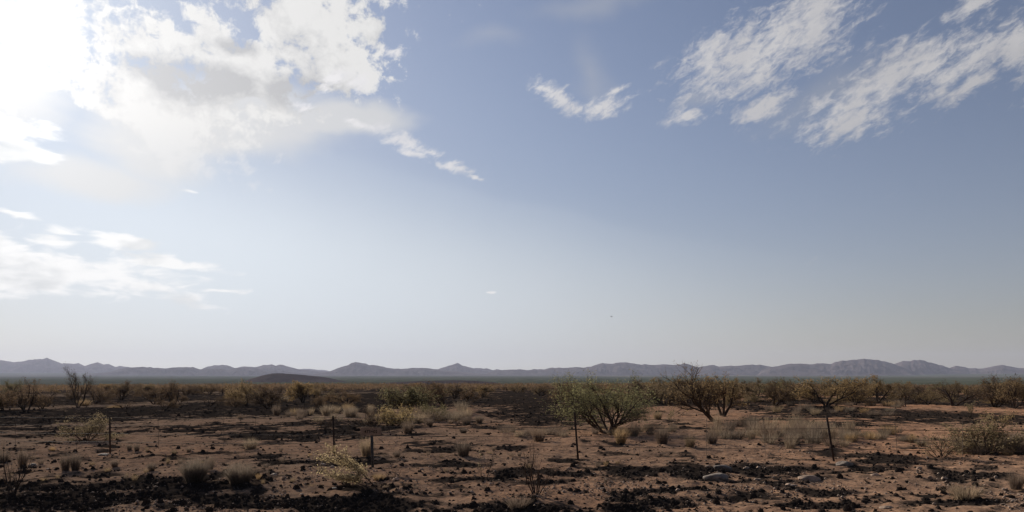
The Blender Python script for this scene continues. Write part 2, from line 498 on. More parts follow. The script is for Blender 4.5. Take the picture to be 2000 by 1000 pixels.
# ------------------------------------------------------------------ mountains
def rock_material(name, a, b, c):
    m, n, out = mat_new(name)
    g = n.nodes.new('ShaderNodeNewGeometry')
    mp = n.nodes.new('ShaderNodeMapping'); mp.inputs['Scale'].default_value = (1 / 420,) * 3
    n.links.new(g.outputs['Position'], mp.inputs[0])
    n1 = noise(n, mp.outputs[0], 1.0, 6, .6); n2 = noise(n, mp.outputs[0], 7.0, 5, .65)
    col = mixc(n, n1.step(.38, .64), a, b)
    col = mixc(n, n2.step(.5, .7) * .6, col, c)
    principled(n, out, col, 1.0, 0.0)
    return m
ROCK = rock_material('mountain_rock', (0.095, 0.074, 0.072), (0.145, 0.112, 0.104), (0.070, 0.060, 0.052))
HILLMAT = rock_material('scrubby_hill', (0.062, 0.043, 0.040), (0.095, 0.066, 0.056), (0.034, 0.031, 0.024))

def mountain(name, pts, dist, seed, spread=5.0, mat=None, base=-34.0, rough=1.5):
    pts = sorted(pts)
    P = np.array(pts, float)
    az = np.arctan((P[:, 0] - HX) / F)
    hz = CAM_Z + (HY - P[:, 1]) / F * dist * np.cos(az) / np.cos(az)     # height of the crest, dist is the depth Y
    step = 0.045 if dist > 5000 else .12
    a = np.arange(math.degrees(az[0]), math.degrees(az[-1]), step)
    a = np.radians(a)
    px = HX + F * np.tan(a)
    H = np.interp(px, P[:, 0], CAM_Z + (HY - P[:, 1]) / F * dist) - base
    endw = np.minimum(np.arange(len(a)), np.arange(len(a))[::-1]) / 14.0
    H = H * np.clip(endw, 0, 1)
    top = max(H.max(), 1)
    t = np.linspace(-1, 1, 61)
    T, A2 = np.meshgrid(t, a, indexing='ij')
    Hh = np.broadcast_to(H, T.shape)
    depth = spread * top
    Y = dist + T * depth
    X = np.tan(A2) * Y
    sc = top
    sx = X / (sc * 1.1); sy = Y / (sc * 1.6)
    rid = 1 - np.abs(2 * fbm(sx + 3.3 * T, sy * .6, 4, seed) - 1)
    rid2 = 1 - np.abs(2 * fbm(sx * 3, sy * 2, 3, seed + 9) - 1)
    prof = (1 - np.abs(T)) ** 1.25
    amp = np.abs(T) * (1 - np.abs(T)) * 4
    Zr = Hh * (prof + rough * amp * ((rid - .62) * .62 + (rid2 - .6) * .2)) 
    crest = 1 + rough * (vnoise(px / 7.0, px * 0, seed) - .5) * .05
    Zr = Zr * crest[None, :]
    # nothing behind or in front may rise above the traced crest as seen from the plain
    lim = Hh * crest[None, :] * (0.995 if True else 1) * (Y / dist) + 0.0
    Zr = np.where(T > 0, np.minimum(Zr, lim * (1 - .25 * T)), np.minimum(Zr, Hh * crest[None, :] * (1 + .55 * T).clip(0.05)))
    Z = base + np.maximum(Zr, -2)
    me = new_mesh(name, np.stack([X, Y, Z], -1).reshape(-1, 3), grid_faces(len(t), len(a))[:, ::-1] if False else grid_faces(len(t), len(a)), True)
    o = link(name, me, None, mat or ROCK)
    tag(o, kind='structure')
    return o

RANGE_L = [(-1500, 722), (-1330, 706), (-1200, 694), (-1050, 708), (-900, 697), (-760, 712), (-620, 701), (-520, 711), (-420, 716), (-330, 700), (-240, 711), (-150, 698), (-60, 708), (0, 703), (13, 704), (22, 707), (42, 706), (57, 701.5), (63, 703), (69, 701), (75, 702), (82, 701), (92, 698), (105, 703), (122, 709.5),
           (131, 710), (142, 711), (153, 709.5), (165, 715), (178, 711.5), (191, 708), (202, 712), (213, 711.5), (226, 717), (236, 714.5), (250, 717), (270, 723), (300, 729)]
HILLS_L = [(150, 732), (210, 727), (235, 720), (250, 718), (278, 716), (300, 718), (322, 719.5), (350, 716.7), (376, 717), (390, 721), (405, 721), (425, 719.5), (445, 722.5),
           (470, 717.5), (500, 720), (520, 724.5), (540, 723), (580, 728), (640, 732)]
RANGE_M = [(360, 730), (392, 722), (405, 716), (418, 713), (443, 713), (458, 718.5), (470, 716.5), (482, 716), (498, 717.5), (505, 716), (515, 712), (525, 713), (530, 711.5), (538, 714), (545, 713),
           (552, 712), (562, 715), (575, 719), (590, 722), (610, 723), (640, 726), (680, 731)]
RANGE_F = [(560, 728), (575, 722), (590, 720.5), (605, 720), (620, 722.5), (630, 722), (650, 726), (690, 730)]
PEAK_1 = [(600, 732), (640, 726.5), (650, 723), (665, 717), (680, 712.5), (690, 708), (694, 706), (705, 708), (722, 713), (740, 714), (750, 717), (768, 720), (784, 720.5), (800, 719), (820, 718), (835, 719.5),
          (850, 721), (880, 724), (930, 729), (980, 733)]
PEAK_2 = [(780, 731), (830, 723), (855, 721), (870, 716.5), (884, 712), (892, 709), (900, 712), (910, 716), (925, 719), (950, 719.5), (963, 723), (970, 721), (985, 723.5), (1010, 727), (1040, 732)]
RANGE_R = [(940, 731), (970, 723), (1000, 722), (1015, 721.5), (1030, 722.5), (1045, 721), (1060, 721.5), (1075, 718.5), (1095, 718), (1110, 718), (1125, 716.5), (1135, 718), (1150, 716.5), (1170, 711), (1182, 709),
           (1195, 710), (1220, 708), (1240, 710.5), (1270, 712.5), (1295, 711.5), (1320, 713), (1337, 710), (1350, 713), (1365, 717), (1380, 714), (1395, 713.5), (1405, 716.5), (1420, 715), (1445, 714),
           (1462, 712), (1485, 712.5), (1505, 716.5), (1530, 720), (1560, 728)]
RANGE_R2 = [(1470, 730), (1505, 717), (1525, 714), (1541, 710), (1550, 711), (1565, 710), (1582, 712), (1605, 709), (1622, 710.5), (1640, 705), (1655, 704), (1670, 702.5), (1690, 701), (1710, 702.5),
            (1730, 706), (1745, 711), (1765, 718), (1800, 729)]
PEAK_3 = [(1690, 730), (1730, 716), (1745, 711), (1760, 706), (1785, 703.5), (1796, 702), (1812, 706.5), (1835, 712.5), (1853, 718), (1875, 722), (1910, 730)]
HILLS_R = [(1830, 727), (1853, 718.5), (1865, 714.5), (1885, 717), (1892, 719), (1920, 719.5), (1940, 715.5), (1958, 713), (1975, 715.5), (1990, 719), (2010, 720), (2060, 716), (2120, 711), (2200, 715), (2300, 706), (2400, 716), (2560, 704), (2700, 713), (2900, 699), (3100, 712), (3300, 706), (3500, 724)]
mountain('distant_mountains', RANGE_L, 14500, 101, 4.5)
mountain('distant_mountains', RANGE_F, 19000, 102, 5)
mountain('distant_mountains', RANGE_M, 12800, 103, 5)
mountain('distant_mountains', HILLS_L, 10500, 104, 5)
mountain('distant_mountains', PEAK_2, 13600, 105, 5)
mountain('distant_mountains', PEAK_1, 11400, 106, 5)
mountain('distant_mountains', RANGE_R, 11800, 107, 5.5)
mountain('distant_mountains', RANGE_R2, 11000, 108, 5, rough=1.0)
mountain('distant_mountains', PEAK_3, 11900, 109, 4.5)
mountain('distant_mountains', HILLS_R, 12600, 110, 5)
mountain('scrubby_hill', [(440, 752), (470, 745), (490, 739.5), (505, 735.5), (520, 731.5), (533, 729.3), (545, 728.8), (560, 730), (580, 731), (600, 733), (625, 735.5), (645, 738.5), (660, 742), (680, 746), (720, 752)], 2600, 111, 6.5, HILLMAT, -32, .5)
mountain('scrubby_hill', [(720, 752), (760, 747), (800, 745), (850, 743.5), (900, 742.5), (930, 744), (960, 746), (1010, 752)], 1900, 112, 5, HILLMAT, -26, .5)

# ------------------------------------------------------------------ haze
def haze_box():
    x0, x1, y0, y1, z0, z1 = -23000, 23000, -23000, 23000, -60, 620
    v = [(x, y, z) for z in (z0, z1) for y in (y0, y1) for x in (x0, x1)]
    f = [(0, 2, 3, 1), (4, 5, 7, 6), (0, 1, 5, 4), (2, 6, 7, 3), (0, 4, 6, 2), (1, 3, 7, 5)]
    me = new_mesh('haze', np.array(v), np.array(f))
    m, n, out = mat_new('haze')
    pv = n.nodes.new('ShaderNodeVolumePrincipled')
    pv.inputs['Color'].default_value = (0.45, 0.48, 0.615, 1)
    pv.inputs['Density'].default_value = HAZE_DENSITY
    pv.inputs['Density Attribute'].default_value = ''
    pv.inputs['Anisotropy'].default_value = 0.2
    n.links.new(pv.outputs[0], out.inputs['Volume'])
    o = link('haze', me, None, m)
    tag(o, kind='stuff')
HAZE_DENSITY = 3.6e-5
haze_box()

# ------------------------------------------------------------------ plant materials
def leaf_material(name, cols, trans=.5, rough=.75):
    m, n, out = mat_new(name)
    g = n.nodes.new('ShaderNodeNewGeometry'); oi = n.nodes.new('ShaderNodeObjectInfo')
    ri = E(n, g.outputs['Random Per Island']); ro = E(n, oi.outputs['Random'])
    c = mixc(n, ri.step(0.0, .55), cols[0], cols[1])
    c = mixc(n, ri.step(.5, 1.0), c, cols[2])
    v = n.nodes.new('ShaderNodeHueSaturation'); n.links.new(c, v.inputs['Color'])
    n.links.new((ro * .55 + .72).s, v.inputs['Value']); n.links.new((ro * .25 + .85).s, v.inputs['Saturation'])
    p = n.nodes.new('ShaderNodeBsdfDiffuse'); n.links.new(v.outputs[0], p.inputs['Color'])
    t = n.nodes.new('ShaderNodeBsdfTranslucent'); n.links.new(v.outputs[0], t.inputs['Color'])
    mx = n.nodes.new('ShaderNodeMixShader'); mx.inputs[0].default_value = trans
    n.links.new(p.outputs[0], mx.inputs[1]); n.links.new(t.outputs[0], mx.inputs[2])
    n.links.new(mx.outputs[0], out.inputs[0])
    return m

def bark_material(name, a, b, sc=30):
    m, n, out = mat_new(name)
    tcn = n.nodes.new('ShaderNodeTexCoord')
    f = noise(n, tcn.outputs['Object'], sc, 4, .6)
    principled(n, out, mixc(n, f.step(.35, .65), a, b), .95, .05, bump(n, f, .5, .01))
    return m

BARK = bark_material('charred_bark', (0.030, 0.024, 0.021), (0.070, 0.053, 0.043))
TWIG = bark_material('dry_twig', (0.045, 0.033, 0.027), (0.095, 0.068, 0.052))
GREYBARK = bark_material('grey_bark', (0.05, 0.042, 0.036), (0.13, 0.11, 0.092))
L_BROWN = leaf_material('scorched_leaf', ((0.17, 0.117, 0.064), (0.215, 0.148, 0.078), (0.12, 0.088, 0.052)))
L_RUST = leaf_material('rust_leaf', ((0.105, 0.070, 0.045), (0.135, 0.088, 0.053), (0.075, 0.054, 0.038)))
L_OLIVE = leaf_material('olive_leaf', ((0.105, 0.095, 0.052), (0.135, 0.118, 0.065), (0.13, 0.10, 0.056)))
L_GREEN = leaf_material('green_leaf', ((0.155, 0.146, 0.070), (0.20, 0.182, 0.092), (0.115, 0.112, 0.058)))
L_YELLOW = leaf_material('straw_yellow_leaf', ((0.37, 0.275, 0.14), (0.47, 0.35, 0.175), (0.26, 0.19, 0.10)), .5)
L_OCHRE = leaf_material('ochre_leaf', ((0.19, 0.142, 0.080), (0.235, 0.175, 0.095), (0.12, 0.095, 0.058)), .5)
G_GREY = leaf_material('grey_grass', ((0.135, 0.098, 0.074), (0.18, 0.134, 0.10), (0.09, 0.066, 0.05)), .45)
G_PALE = leaf_material('pale_grass', ((0.21, 0.158, 0.108), (0.27, 0.205, 0.14), (0.14, 0.105, 0.075)), .45)
G_GOLD = leaf_material('gold_grass', ((0.22, 0.150, 0.082), (0.28, 0.19, 0.105), (0.14, 0.097, 0.058)), .5)
CHARM = bark_material('charred_grass', (0.016, 0.013, 0.0115), (0.050, 0.038, 0.031), 40)

# ------------------------------------------------------------------ plant geometry
class Tubes:
    def __init__(s): s.v = []; s.f = []
    def add(s, pts, rad, sides=4):
        n0 = len(s.v)
        prev = None
        for i, p in enumerate(pts):
            d = (pts[min(i + 1, len(pts) - 1)] - pts[max(i - 1, 0)])
            if d.length < 1e-9: d = Vector((0, 0, 1))
            d.normalize()
            if prev is None:
                a = d.orthogonal().normalized()
            else:
                a = prev - d * prev.dot(d)
                a = a.normalized() if a.length > 1e-6 else d.orthogonal().normalized()
            prev = a
            b = d.cross(a)
            r = rad[i]
            for k in range(sides):
                t = 2 * math.pi * k / sides
                q = p + a * (math.cos(t) * r) + b * (math.sin(t) * r)
                s.v.append((q.x, q.y, q.z))
        for i in range(len(pts) - 1):
            for k in range(sides):
                k2 = (k + 1) % sides
                s.f.append((n0 + i * sides + k, n0 + i * sides + k2, n0 + (i + 1) * sides + k2, n0 + (i + 1) * sides + k))
    def mesh(s, name):
        return new_mesh(name, np.array(s.v), np.array(s.f), True) if s.v else None

def rvec(rng, k=1.0):
    return Vector((rng.gauss(0, 1), rng.gauss(0, 1), rng.gauss(0, 1))) * k

def grow(rng, p0, d0, length, r0, level, P, out):
    """one limb and everything that grows from it; out[level] collects (points, radii)"""
    n = P['segs'][min(level, len(P['segs']) - 1)]
    pts, rad = [p0.copy()], [r0]
    d = d0.normalized(); p = p0.copy()
    for i in range(n):
        d = (d + rvec(rng, P['wob'] / math.sqrt(n)) + Vector((0, 0, P['up'][min(level, len(P['up']) - 1)] / n))).normalized()
        p = p + d * (length / n)
        if p.z < 0.03: p.z = 0.03; d.z = abs(d.z)
        pts.append(p.copy()); rad.append(r0 * (1 - (1 - P['taper']) * (i + 1) / n))
    out.setdefault(level, []).append((pts, rad))
    if level >= P['levels']: return
    nk = P['kids'][min(level, len(P['kids']) - 1)]
    nk = max(1, int(round(nk * rng.uniform(.75, 1.25))))
    lo = P['from'][min(level, len(P['from']) - 1)]
    for k in range(nk):
        t = lo + (1 - lo) * (k + rng.uniform(.1, .9)) / nk
        if k == nk - 1: t = 1.0
        x = t * n; i = min(int(x), n - 1)
        q = pts[i].lerp(pts[i + 1], x - i)
        dd = (pts[i + 1] - pts[i]).normalized()
        ax = dd.cross(rvec(rng)).normalized()
        sp = P['spread'][min(level, len(P['spread']) - 1)] * rng.uniform(.55, 1.25)
        if k == nk - 1: sp *= .5
        nd = Quaternion(ax, sp) @ dd
        rr = (r0 * (1 - (1 - P['taper']) * t)) * P['rk'] * rng.uniform(.8, 1.05)
        grow(rng, q, nd, length * P['lk'][min(level, len(P['lk']) - 1)] * rng.uniform(.7, 1.2) * (1.1 - .3 * t), rr, level + 1, P, out)

def leaf_quads(rng, limbs, per_m, size, aspect, spread, droop=.0, keep=None, nmax=99999):
    v, f = [], []
    for pts, rad in limbs:
        L = sum((pts[i + 1] - pts[i]).length for i in range(len(pts) - 1))
        cnt = L * per_m
        cnt = int(cnt) + (rng.random() < cnt % 1)
        if keep and not keep(pts[-1]): continue
        for _ in range(cnt):
            x = (rng.random() ** .7) * (len(pts) - 1); i = min(int(x), len(pts) - 2)
            p = pts[i].lerp(pts[i + 1], x - i) + rvec(rng, spread)
            a = rvec(rng); a.z -= droop; a.normalize()
            b = a.cross(rvec(rng)).normalized()
            s = size * rng.uniform(.6, 1.35); w = s * aspect
            n0 = len(v)
            for q in (p - a * s * .5, p + b * w * .5, p + a * s * .5, p - b * w * .5): v.append((q.x, q.y, max(q.z, .01)))
            f.append((n0, n0 + 1, n0 + 2, n0 + 3))
            if len(f) >= nmax: break
    return v, f

def plant(kind, seed, stems, P, leaf=None, mats=(BARK, TWIG, L_BROWN), split=1, lean=(0, 0)):
    """returns [(part name, mesh)] of one plant about as tall as P['h'] with its foot at the origin"""
    rng = random.Random(seed)
    out = {}
    for k in range(stems):
        az = 2 * math.pi * (k + rng.uniform(-.3, .3)) / max(stems, 1) + rng.random()
        tilt = P['tilt'] * rng.uniform(.6, 1.2)
        d = Vector((math.cos(az) * math.sin(tilt) + lean[0], math.sin(az) * math.sin(tilt) + lean[1], math.cos(tilt)))
        base = Vector((math.cos(az), math.sin(az), 0)) * P['foot'] * rng.uniform(.3, 1) + Vector((0, 0, -.05))
        grow(rng, base, d, P['len'] * rng.uniform(.8, 1.15), P['r'] * rng.uniform(.75, 1.1), 0, P, out)
    parts = []
    tr, br = Tubes(), Tubes()
    for lv, limbs in out.items():
        for pts, rad in limbs:
            if lv <= split: tr.add(pts, rad, 6 if lv == 0 else 4)
            else: br.add(pts, rad, 3)
    parts.append(('trunk', tr.mesh(kind + '_trunk'), mats[0]))
    if br.v: parts.append(('branches', br.mesh(kind + '_branches'), mats[1]))
    if leaf:
        limbs = []
        for lv in leaf.get('levels', [P['levels'], P['levels'] - 1]): limbs += out.get(lv, [])
        v, f = leaf_quads(rng, limbs, leaf['per_m'], leaf['size'], leaf.get('aspect', .45), leaf.get('spread', .04), leaf.get('droop', 0), leaf.get('keep'))
        if f: parts.append(('foliage', new_mesh(kind + '_foliage', np.array(v), np.array(f)), mats[2]))
    zs = np.array(sorted(c for _, me, _ in parts for c in np.array([q.co.z for q in me.vertices])))
    top = float(zs[int(len(zs) * .997)])
    for _, me, mt in parts: me.materials.append(mt)
    return parts, top

def put_plant(name, model, px, py, h_px, label, cat, group=None, rz=0.0, wx=1.0):
    parts, top = model
    x, y = at(px, py)
    h = h_px / F * y
    s = h / top
    root = empty(name, (x, y, float(ground_z(x, y)) - .02), rz, (s * wx, s * wx, s))
    tag(root, label, cat, group)
    for pn, me, mt in parts: link(pn, me, root)
    return root

# mesquite: several low spreading stems
P_MESQ = dict(levels=4, segs=(5, 5, 4, 3, 2), wob=.42, up=(.25, .25, .12, .05, 0), taper=.55, kids=(5, 5, 5, 4), spread=(.65, .7, .75, .8), lk=(.62, .62, .58, .5), rk=.62, tilt=.62, foot=.10, len=1.35, r=.055)
P_MESQ['from'] = (.25, .25, .2, .15)
P_THIN = dict(P_MESQ, kids=(4, 4, 4, 3), levels=4)
P_FAN = dict(P_MESQ, kids=(6, 5, 5, 4), spread=(.4, .5, .6, .7), tilt=.55, up=(.3, .2, .1, .05, 0), wob=.34, len=1.6, r=.045)

def mesq(seed, leaf_mat, per=16, size=.085, P=P_MESQ, stems=4, **k):
    return plant('mesquite', seed, stems, P, dict(per_m=per, size=size, aspect=.4, spread=.06, droop=.3), (BARK, TWIG, leaf_mat), **k)
M_BROWN = [mesq(200 + k, L_BROWN if k % 3 else L_RUST, 15 + 3 * (k % 3)) for k in range(6)]
M_SPARSE = [mesq(230 + k, L_RUST, 4.5, .07, P_THIN) for k in range(3)]
M_OLIVE = [mesq(250 + k, L_OLIVE, 17) for k in range(2)]

rngp = random.Random(5)
# trees one can point at: (px, foot py, height px, width factor, model, label)
TREES = [
    (152, 796, 87, .85, plant('bare_mesquite', 301, 3, dict(P_FAN, tilt=.36, kids=(6, 6, 5, 3)), dict(per_m=2.0, size=.07, spread=.05), (BARK, TWIG, L_RUST)), 'tall nearly bare mesquite reaching above the plain left of the first fence post'),
    (50, 804, 66, 1.1, mesq(302, L_RUST, 8, .075, stems=3), 'dark brown mesquite with two thin trunks at the far left of the burnt ground'),
    (12, 787, 46, 1.1, mesq(303, L_OLIVE, 10, .08), 'dark mesquite cut by the left edge of the photo'),
    (187, 789, 38, 1.1, mesq(304, L_RUST, 8), 'low dark brown mesquite just right of the tall bare one'),
    (238, 781, 38, 1.2, M_BROWN[0], 'brown mesquite with a visible short trunk beyond the first fence post'),
    (338, 792, 54, .9, M_SPARSE[0], 'thin bare mesquite with upright twigs standing above the left scrub'),
    (482, 793, 50, 1.15, M_BROWN[1], 'fan shaped brown mesquite standing alone at the left of the small dark hill'),
    (592, 786, 42, 1.5, M_BROWN[2], 'wide brown mesquite in front of the small dark hill'),
    (868, 799, 62, 1.0, plant('leaning_mesquite', 305, 5, dict(P_FAN, tilt=.45, kids=(6, 5, 4, 3)), dict(per_m=3, size=.07, spread=.05), (BARK, TWIG, L_RUST), lean=(-.55, 0)), 'bare dark mesquite leaning left behind the red dirt mound'),
    (800, 806, 54, 1.5, plant('green_shrub', 306, 7, dict(P_MESQ, tilt=.75, len=1.0), dict(per_m=16, size=.08, spread=.07), (BARK, TWIG, L_OLIVE)), 'dense olive green bush beside the bare leaning mesquite'),
    (1188, 846, 120, 1.5, plant('green_tree', 307, 9, dict(P_FAN, tilt=.85, len=1.35, kids=(6, 5, 5, 4), r=.034), dict(per_m=17, size=.05, aspect=.3, spread=.06), (BARK, GREYBARK, L_GREEN), lean=(-.15, 0)), 'large feathery green tree spreading from one dark base by the middle fence post'),
    (1396, 826, 120, 1.0, plant('leaning_tree', 308, 1, dict(P_MESQ, tilt=.05, len=2.1, r=.12, lk=(.72, .66, .6, .55), kids=(8, 7, 6, 5), up=(-.15, .4, .15, .05, 0), wob=.25), dict(per_m=3.0, size=.075, spread=.05, droop=.3), (BARK, TWIG, L_BROWN), lean=(-1.5, -.1)), 'tall sparse mesquite with a single trunk leaning left over the pale grass'),
    (1411, 812, 84, .95, plant('mesquite', 309, 3, dict(P_MESQ, tilt=.5, r=.075), dict(per_m=10, size=.085, spread=.06, droop=.3), (BARK, TWIG, L_BROWN)), 'tall golden brown mesquite standing close behind the leaning tree'),
    (1512, 793, 54, 1.5, M_BROWN[3], 'golden brown mesquite right of the tallest pair of trees'),
    (1613, 793, 60, 1.5, mesq(310, L_BROWN, 12, .085), 'broad golden mesquite with dark forked limbs behind the right leaning fence post'),
    (1674, 787, 44, 1.35, M_BROWN[4], 'golden mesquite with a bent trunk right of the broad forked one'),
    (1768, 793, 50, 1.3, mesq(311, L_BROWN, 13, .085, stems=2), 'umbrella shaped golden mesquite on one short trunk beyond the black burn'),
    (1862, 793, 52, 1.35, M_SPARSE[1], 'sparse dark stemmed mesquite beyond the yellow shrub at right'),
    (1978, 798, 60, 1.3, mesq(312, L_BROWN, 12, .085), 'wide golden mesquite with splayed dark trunks near the right edge'),
    (1300, 790, 46, 1.4, M_BROWN[5], 'brown leaved mesquite between the green tree and the leaning tree'),
    (1085, 788, 40, 1.3, M_BROWN[0], 'rusty brown mesquite just left of the large green tree'),
]
for px, py, hp, wx, model, lab in TREES:
    kind = 'mesquite_tree' if 'mesquite' in lab else ('desert_bush' if 'bush' in lab else 'desert_tree')
    put_plant(kind, model, px, py, hp, lab, 'bush' if kind == 'desert_bush' else 'tree', None, 0.0, wx)

# the thicket: single mesquites out to the edge of the plain
placed = [at(t[0], t[1]) for t in TREES]
def thicket(count, y0, y1, xlim, near_label, group, pool, hmin, hmax, gap):
    n = tries = 0
    while n < count and tries < 6000:
        tries += 1
        d = math.exp(rngp.uniform(math.log(y0), math.log(y1)))
        x = rngp.uniform(-xlim, xlim) * d
        px = HX + F * x / d
        dens = .45 + .55 * float(smooth(fbm(np.array(x / 22.), np.array(d / 16.), 3, 77), .38, .6))
        if px < 450: dens *= .8
        if rngp.random() > dens: continue
        if any((x - a) ** 2 + ((d - b) * .6) ** 2 < gap * gap for a, b in placed): continue
        pl = pool[px + rngp.gauss(0, 180) > 950]
        parts, top = pl[int(rngp.random() * len(pl))]
        h = (hmin + (hmax - hmin) * rngp.random() ** 1.3) * (.92 + .24 * (px > 1250))
        s = h / top
        root = empty('mesquite_tree', (x, d, float(ground_z(x, d)) - .03), rngp.uniform(0, 6.28), (s * 1.6, s * 1.6, s))
        tag(root, near_label, 'tree', group)
        for pn, me, mt in parts: link(pn, me, root)
        placed.append((x, d)); n += 1
M_RUST = [mesq(270 + k, L_RUST, 10 + 4 * k, .08) for k in range(4)]
pool = (M_BROWN + M_RUST + M_RUST + M_SPARSE, M_BROWN + M_BROWN + M_RUST[:2] + M_SPARSE[:2] + M_OLIVE[:1])
thicket(115, 60, 110, .88, 'brown scorched mesquite in the front rows of the thicket across the burnt plain', 'mesquites in the front of the thicket', pool, 1.0, 2.3, 2.5)
thicket(160, 108, 200, .88, 'low brown mesquite deep in the thicket where the plain meets the valley', 'mesquites deep in the thicket', pool, 1.3, 2.5, 2.2)

# beyond them the scrub reads as one mass
def far_scrub():
    rng = random.Random(9); nv = np.random.default_rng(9)
    V, Fc = [], []; n0 = 0
    for _ in range(2600):
        d = 165 + 270 * rng.random() ** .8; x = rng.uniform(-.85, .85) * d
        z = float(ground_z(x, d)); h = rng.uniform(1.4, 2.5); w = h * rng.uniform(.8, 1.3)
        k = 60
        th = nv.uniform(0, 6.28, k); rr = np.sqrt(nv.uniform(0, 1, k)); zz = nv.uniform(.2, 1, k) * h * (1 - .35 * rr ** 2)
        c = np.stack([x + np.cos(th) * rr * w * .8, d + np.sin(th) * rr * w * .8, z + zz], -1)
        a = nv.normal(0, 1, (k, 3)); a /= np.linalg.norm(a, axis=1)[:, None]
        b = np.cross(a, nv.normal(0, 1, (k, 3))); b /= np.linalg.norm(b, axis=1)[:, None]
        s = nv.uniform(.16, .34, k)[:, None]
        V.append(np.stack([c - a * s, c + b * s * .6, c + a * s], 1).reshape(-1, 3))
        Fc.append(np.arange(k * 3).reshape(-1, 3) + n0); n0 += k * 3
    me = new_mesh('scrub', np.concatenate(V), np.concatenate(Fc))
    tag(link('distant_scrub', me, None, L_RUST), kind='stuff')
far_scrub()

